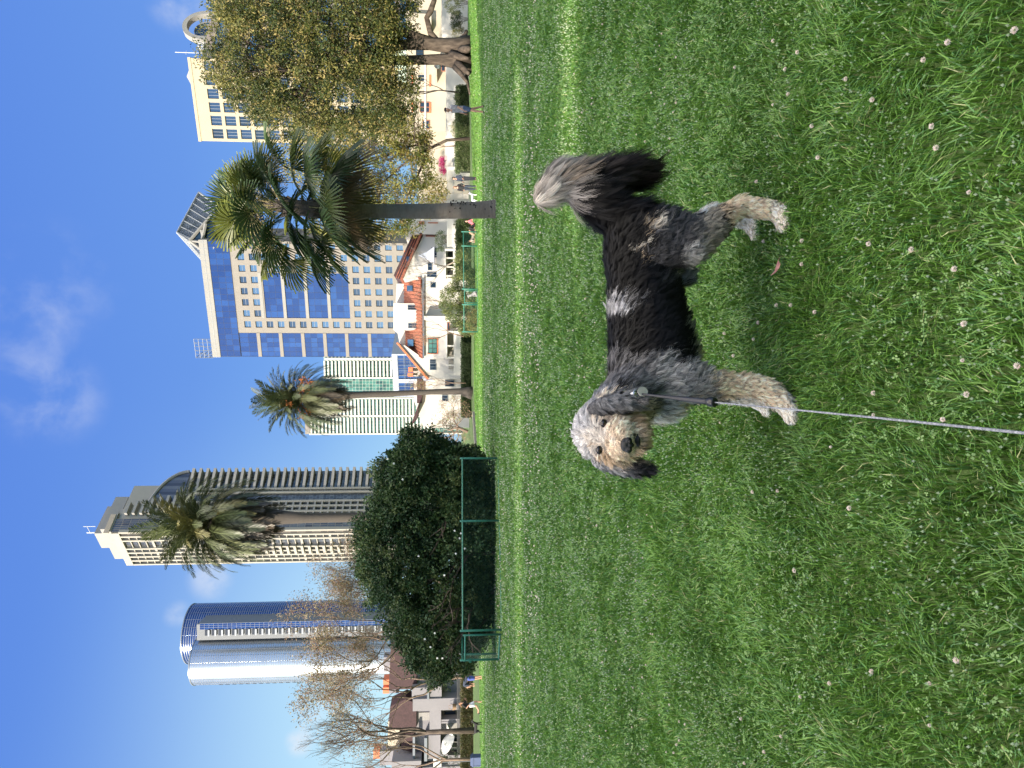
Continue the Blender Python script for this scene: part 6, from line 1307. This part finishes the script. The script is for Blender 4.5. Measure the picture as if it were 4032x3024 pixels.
# man walking (to the left, towards us a little)
gry = mat('grey_tshirt', (.2, .2, .22), .85, .25, 8, .5, color2=(.3, .3, .33)); blu2 = mat('navy_shorts', (.06, .09, .16), .8, .1); blk = mat('black_cloth', (.012, .012, .014), .8, .2)
hp = .93
man = person('man in a dark cap, grey shirt and navy shorts walking across the lawn', gat(430, 30.0), R(12), 1.72, [
    ('body', skinP, face(-.05, 0, 1.62, (-1, .25))+[
        [((0, 0, 1.42), (.1, .17, .08)), ((0, 0, 1.2), (.1, .14, .12)), ((0, 0, 1.0), (.1, .15, .1))],
        [((.02, .2, 1.4), .052), ((.06, .24, 1.14), .042), ((.04, .25, 1.1), .042), ((-.03, .26, .9), .028)], [((.02, -.2, 1.4), .052), ((-.06, -.25, 1.14), .042), ((-.2, -.24, .93), .028)],
        [((0, .09, .95), .085), ((.1, .1, .52), .056), ((.12, .1, .47), .052), ((.22, .1, .12), .036), ((.23, .1, .07), .036)], [((0, -.09, .95), .085), ((-.1, -.1, .52), .056), ((-.12, -.1, .48), .052), ((-.16, -.1, .1), .036)]]+hand((-.05, .26, .86))+hand((-.24, -.24, .88)), .011),
    ('shirt', gry, [[((0, 0, 1.44), (.09, .19, .06)), ((0, 0, 1.28), (.12, .185, .1)), ((.0, 0, 1.08), (.125, .165, .1)), ((.0, 0, .94), (.13, .17, .06))], [((.01, .19, 1.42), .066), ((.05, .235, 1.22), .062)], [((.01, -.19, 1.42), .066), ((-.04, -.24, 1.22), .062)]], .011),
    ('shorts', blu2, [[((0, 0, .93), (.128, .165, .09))], [((0, .09, .9), .105), ((.06, .1, .66), .088)], [((0, -.09, .9), .105), ((-.06, -.1, .66), .088)]], .011),
    ('cap', blk, [[((-.04, 0, 1.695), (.092, .086, .06))], [((-.1, .02, 1.69), (.07, .06, .012)), ((-.15, .03, 1.68), (.05, .05, .008))]], .008),
    ('beard', hairB, [[((-.09, .01, 1.545), (.045, .055, .03))]], .008),
    ('shoe', blk, [[((.25, .1, .07), (.045, .04, .045)), ((.2, .1, .03), (.09, .042, .03))]], .009), ('shoe', blk, [[((-.15, -.1, .05), (.045, .04, .045)), ((-.21, -.1, .035), (.09, .042, .03))]], .009)])
eyes(man, (-.05, 0, 1.62), (-1, .25), 1.72/1.75)
jn = mat('dark_jeans', (.03, .04, .06), .8, .15); jk = mat('navy_jacket', (.025, .035, .06), .8, .15, 8); whs = mat('white_cloth', (.7, .7, .72), .8)
def stander(label, y, d, h, top, legs, hair, rz, female=False, stance=.11):
    w = .92 if female else 1
    t = person(label, gat(y, d), rz, h, [
        ('body', skinP, face(-.03, 0, 1.62)+[[((0, 0, 1.42), (.1, .16*w, .08)), ((0, 0, 1.0), (.1, .14*w, .1))], [((0, .19*w, 1.38), .05), ((.03, .26*w, 1.12), .04), ((-.14, .2*w, .98), .027)], [((0, -.19*w, 1.38), .05), ((.03, -.27*w, 1.12), .04), ((-.16, -.2*w, 1.0), .027)],
                               [((0, .09, .92), .085), ((.0, stance, .5), .058), ((.02, stance, .1), .036), ((-.08, stance, .035), .03)], [((0, -.09, .92), .085), ((-.02, -stance, .5), .058), ((.0, -stance, .1), .036), ((-.1, -stance, .035), .03)]]+hand((-.18, .2*w, .97))+hand((-.2, -.2*w, 1.0)), .012),
        ('jacket', top, [[((0, 0, 1.44), (.09, .17*w, .06)), ((0, 0, 1.25), (.13, .18*w, .1)), ((.0, 0, .98), (.13, .16*w, .1))], [((0, .19*w, 1.4), .066), ((.03, .26*w, 1.12), .055), ((-.09, .225*w, 1.02), .045)], [((0, -.19*w, 1.4), .066), ((.03, -.27*w, 1.12), .055), ((-.11, -.225*w, 1.03), .045)]], .012),
        ('trousers', legs, [[((0, 0, .92), (.12, .15*w, .09))], [((0, .09, .88), .1), ((.0, stance, .5), .075), ((.02, stance, .1), .055)], [((0, -.09, .88), .1), ((-.02, -stance, .5), .075), ((.0, -stance, .1), .055)]], .012),
        ('hair', hair, [[((.0, 0, 1.68), (.092, .088, .075)), ((.03, 0, 1.6), (.075, .085, .07))]]+([[((.05, 0, 1.6), (.05, .09, .08)), ((.06, 0, 1.42), (.04, .08, .1))]] if female else []), .009),
        ('shoe', blk, [[((-.05, stance, .04), (.1, .045, .04))]], .009), ('shoe', blk, [[((-.07, -stance, .04), (.1, .045, .04))]], .009)])
    eyes(t, (-.03, 0, 1.62), (-1, 0), h/1.75); return t
stander('taller person in a dark jacket and dark trousers standing by the white gate', 702, 49.5, 1.74, jk, mat('black_trousers', (.02, .022, .03), .8), hairB, R(20))
stander('shorter long haired person in a black top and jeans beside the taller one', 738, 49.6, 1.66, blk, jn, mat('auburn_hair', (.25, .11, .05), .6, .2, 30), R(60), True)
b = MB(); 
# sitting person, knees up
def sitter(label, y, d, top, legs, rz, hair, bare_legs=False, lying=False):
    p = gat(y, d); t = thing('person', label, 'person', p, rz)
    a = .55 if not lying else 1.15
    hipz = .1; sh = np.array([math.sin(a)*.5, 0, hipz+math.cos(a)*.5]); hd = sh+np.array([math.sin(a)*.05, 0, .24 if not lying else .16])
    L = [[((0, .08, hipz), .085), ((-.36, .1, .46), .06), ((-.52, .1, .08), .042), ((-.64, .1, .03), .035)], [((0, -.08, hipz), .085), ((-.3, -.11, .5), .06), ((-.44, -.11, .08), .042), ((-.56, -.11, .03), .035)]]
    A_ = [[(tuple(sh+np.array([0, .18, -.04])), .048), (tuple(sh+np.array([.08, .24, -.26])), .038), ((float(sh[0])-.14, .2, .3 if not lying else .05), .026)], [(tuple(sh+np.array([0, -.18, -.04])), .048), (tuple(sh+np.array([.08, -.24, -.26])), .038), ((float(sh[0])-.14, -.2, .3 if not lying else .05), .026)]]
    hnd = [[((float(sh[0])-.16-.012*k, s_*.2+.012*k, .27 if not lying else .03), .012), ((float(sh[0])-.22-.008*k, s_*.2+.016*k-.02, .25 if not lying else .02), .009)] for s_ in (1, -1) for k in range(5)]
    for nm, mt, chs in (('body', skinP, [[(tuple(c_), r_) for c_, r_ in ch_] for ch_ in face(*hd)]+L+A_+hnd+[[((0, 0, hipz), .1), (tuple(sh), .1)]]), ('shirt', top, [[((0, 0, hipz+.04), (.13, .16, .1)), (tuple(sh*.6), (.12, .165, .12)), (tuple(sh), (.11, .18, .09))], [(tuple(sh+np.array([0, .18, -.04])), .062), (tuple(sh+np.array([.05, .22, -.16])), .056)], [(tuple(sh+np.array([0, -.18, -.04])), .062), (tuple(sh+np.array([.05, -.22, -.16])), .056)]]),
                         ('trousers', legs, [[((0, .08, hipz), .105), ((-.2, .09, .3), .085)]+([] if bare_legs else [((-.36, .1, .46), .075), ((-.5, .1, .12), .06)]), [((0, -.08, hipz), .105), ((-.18, -.095, .3), .085)]+([] if bare_legs else [((-.3, -.11, .5), .075), ((-.43, -.11, .12), .06)])]), ('hair', hair, [[(tuple(hd+np.array([.03, 0, .045])), (.09, .088, .08))]])):
        o = blob_mesh(nm, chs, .014, 3); o.data.materials.append(mt); o.parent = t
    eyes(t, hd); return t
pink = mat('pink_shirt', (.5, .12, .16), .8)
sitter('person in black and pink sitting on the grass left of the near palm', 884, 55, pink, blk, R(10), mat('dark_hair', (.02, .016, .013)))
sitter('person with bare bent legs lying on the grass behind the far green fence', 925, 57, mat('tan_top', (.35, .3, .25), .8), mat('tan_shorts', (.3, .22, .15), .8), R(185), hairB, True, True)
run_ = person('person in a black top and pale shorts running along the path at the far left', gat(2778, 47), R(180), 1.66, [
    ('body', skinP, face(-.16, 0, 1.56)+[[((-.08, 0, 1.38), (.1, .16, .08)), ((0, 0, .98), (.1, .14, .1))], [((-.08, .19, 1.36), .05), ((.08, .25, 1.14), .04), ((-.1, .26, 1.02), .028)], [((-.08, -.19, 1.36), .05), ((-.2, -.26, 1.12), .04), ((-.34, -.2, 1.24), .028)],
        [((0, .09, .9), .088), ((.0, .1, .5), .06), ((.32, .1, .32), .045), ((.5, .1, .36), .036), ((.54, .1, .28), .03)], [((0, -.09, .9), .088), ((-.2, -.1, .54), .06), ((-.16, -.1, .12), .038), ((-.24, -.1, .035), .032)]]+hand((-.12, .26, 1.0))+hand((-.36, -.2, 1.28)), .012),
    ('shirt', blk, [[((-.08, 0, 1.4), (.1, .18, .07)), ((-.03, 0, 1.15), (.125, .165, .1)), ((0, 0, .98), (.125, .16, .07))], [((-.08, .19, 1.37), .064), ((.03, .235, 1.2), .058)], [((-.08, -.19, 1.37), .064), ((-.16, -.24, 1.2), .058)]], .012),
    ('shorts', whs, [[((0, 0, .94), (.125, .16, .08))], [((0, .09, .88), .105), ((.0, .1, .64), .088)], [((0, -.09, .88), .105), ((-.13, -.1, .66), .088)]], .012),
    ('hair', mat('auburn_hair', (.25, .11, .05)), [[((-.13, 0, 1.62), (.092, .088, .075))], [((-.04, 0, 1.6), .035), ((.08, 0, 1.5), .03)]], .01),
    ('shoe', blk, [[((.55, .1, .3), (.05, .045, .08))]], .01), ('shoe', blk, [[((-.22, -.1, .035), (.1, .045, .035))]], .01)])
eyes(run_, (-.16, 0, 1.56), (-1, 0), 1.66/1.75)
bend = person('person in navy shirt and blue shorts bending forward beyond the near fence', gat(2672, 42), R(0), 1.66, [
    ('body', skinP, [[(tuple(np.array(p)+np.array([-.0, 0, 0])), r_) for p, r_ in c_] for c_ in face(-.52, 0, .98)]+[[((-.36, 0, 1.13), (.11, .17, .09)), ((0, 0, .95), (.1, .15, .1))], [((-.36, .19, 1.08), .05), ((-.38, .22, .84), .04), ((-.42, .18, .64), .028)], [((-.36, -.19, 1.08), .05), ((-.34, -.22, .84), .04), ((-.4, -.18, .64), .028)],
        [((0, .09, .9), .09), ((.02, .12, .5), .06), ((.06, .12, .1), .038), ((-.04, .12, .035), .032)], [((0, -.09, .9), .09), ((.0, -.12, .5), .06), ((.04, -.12, .1), .038), ((-.06, -.12, .035), .032)]]+hand((-.42, .18, .62))+hand((-.4, -.18, .62)), .012),
    ('shirt', jk, [[((-.38, 0, 1.14), (.12, .19, .1)), ((-.2, 0, 1.08), (.14, .18, .12)), ((0, 0, .97), (.13, .17, .1))], [((-.36, .19, 1.08), .065), ((-.38, .22, .86), .055)], [((-.36, -.19, 1.08), .065), ((-.34, -.22, .86), .055)]], .012),
    ('shorts', mat('blue_shorts', (.07, .1, .35), .8), [[((0, 0, .9), (.12, .155, .09))], [((0, .09, .88), .11), ((.01, .11, .56), .09)], [((0, -.09, .88), .11), ((.0, -.11, .56), .09)]], .012),
    ('hair', hairB, [[((-.5, 0, 1.04), (.095, .09, .08))]], .01)])
eyes(bend, (-.52, 0, .98), (-1, 0), 1.66/1.75)
# ------------------------------------------------------------------ small dogs far away
def small_dog(label, y, d, L, col, rz, sit=False, pts=None):
    p = gat(y, d); t = thing('dog', label, 'dog', p, rz); m_ = mat('coat_%s' % label[:9].replace(' ', '_'), col, .85, .2, 12); s = L
    if not sit:
        chs = [[((-.38, 0, .6), (.16, .12, .15)), ((0, 0, .58), (.14, .11, .14)), ((.4, 0, .6), (.12, .1, .12))], [((-.45, 0, .66), .1), ((-.6, 0, .86), .085)], [((-.64, 0, .88), (.1, .085, .085)), ((-.8, 0, .85), (.06, .045, .042))], [((-.58, .06, .93), (.03, .02, .07))], [((-.58, -.06, .93), (.03, .02, .07))], [((.48, 0, .64), .035), ((.66, 0, .78), .03), ((.7, 0, .92), .02)],
               [((-.38, .08, .5), .07), ((-.36, .08, .3), .042), ((-.38, .08, .06), .032), ((-.43, .08, .03), .034)], [((-.38, -.08, .5), .07), ((-.42, -.08, .3), .042), ((-.44, -.08, .06), .032), ((-.49, -.08, .03), .034)],
               [((.36, .08, .54), .1), ((.3, .08, .34), .058), ((.44, .08, .22), .034), ((.4, .08, .06), .03), ((.35, .08, .03), .033)], [((.36, -.08, .54), .1), ((.34, -.08, .34), .058), ((.5, -.08, .22), .034), ((.47, -.08, .06), .03), ((.42, -.08, .03), .033)]]
    else:
        chs = [[((.2, 0, .24), (.18, .15, .2)), ((0, 0, .5), (.14, .12, .16)), ((-.08, 0, .68), .1), ((-.1, 0, .84), .08)], [((-.14, 0, .92), (.1, .09, .09)), ((-.28, 0, .88), (.065, .045, .042))], [((-.08, .07, .98), (.03, .02, .07))], [((-.08, -.07, .98), (.03, .02, .07))],
               [((-.08, .08, .5), .06), ((-.14, .08, .06), .036), ((-.2, .08, .03), .036)], [((-.08, -.08, .5), .06), ((-.14, -.08, .06), .036), ((-.2, -.08, .03), .036)], [((.16, .12, .22), .12), ((-.04, .15, .14), .06), ((0, .15, .04), .04), ((-.1, .15, .03), .036)], [((.16, -.12, .22), .12), ((-.04, -.15, .14), .06), ((0, -.15, .04), .04), ((-.1, -.15, .03), .036)], [((.32, 0, .1), .04), ((.5, 0, .05), .03)]]
    o = blob_mesh('body', [[(tuple(np.array(p_)*s), tuple(np.array(r_)*np.ones(3)*s)) for p_, r_ in c_] for c_ in chs], .014*max(s, .6), 3); o.data.materials.append(m_); o.parent = t
    b = MB(); hx = (-.86, 0, .86) if not sit else (-.34, 0, .89); b.ell(tuple(np.array(hx)*s), .022*s, 0, 8, 6); ex = (-.7, .9) if not sit else (-.2, .94)
    for q in (-1, 1): b.ell((ex[0]*s, q*.06*s, (ex[1]+.01)*s), .014*s, 0, 6, 5)
    b.build('eyes_and_nose', rimM, t); return t
small_dog('white fluffy dog standing on the lawn right of the near palm trunk', 778, 49.6, .62, (.62, .62, .66), R(200))
small_dog('black dog standing on the lawn at the far left below the bare tree', 2868, 50, .8, (.012, .012, .013), R(170))
small_dog('grey and white dog sitting behind the far green gate', 1160, 51.5, .75, (.32, .3, .3), R(-20), True)
# ------------------------------------------------------------------ made-up block behind the photographer, added to shade the near lawn
sh = Vector((sdir.x, sdir.y, 0)).normalized(); k_ = math.tan(R(SUN_EL))
t = thing('shade_block', 'made-up plain block added behind the camera, outside the picture, to shade the near lawn', 'building', (-42, -34, 0)); H = 29.7
b = MB(); b.box(-42, 46, -14, 0, -1, 16, 0)
r = random.Random(5); 
for k in range(6): b.box(-42, 46, -.15, 0, 2.4*k+1, 2.4*k+1.25, 0)
b.build('wall', stuccoC, t)
b = MB(); x = -60
# added roof screen, its thin gaps shaped to throw streaks of sun on the lawn
z = H-4.5; gaps = [(H-2.95, .16)]
cuts = [(17.8, 18.25, 6.4, 9.2), (20.3, 20.75, -9, 5.5), (20.9, 21.05, -4, 14), (27.9, 28.15, -42, 46), (28.7, 28.85, -42, 46), (25.2, 25.4, -20, 0)]
zc = 16
for z0, z1, x0, x1 in sorted(cuts):
    b.box(-42, 46, -.4, -.2, zc, z0, 0); b.box(-42, x0, -.4, -.2, z0, z1, 0) if x0 > -42 else None; b.box(x1, 46, -.4, -.2, z0, z1, 0) if x1 < 46 else None; zc = z1
b.box(-42, 46, -.4, -.2, zc, H, 0)
b.build('roof_screen', frG, t)
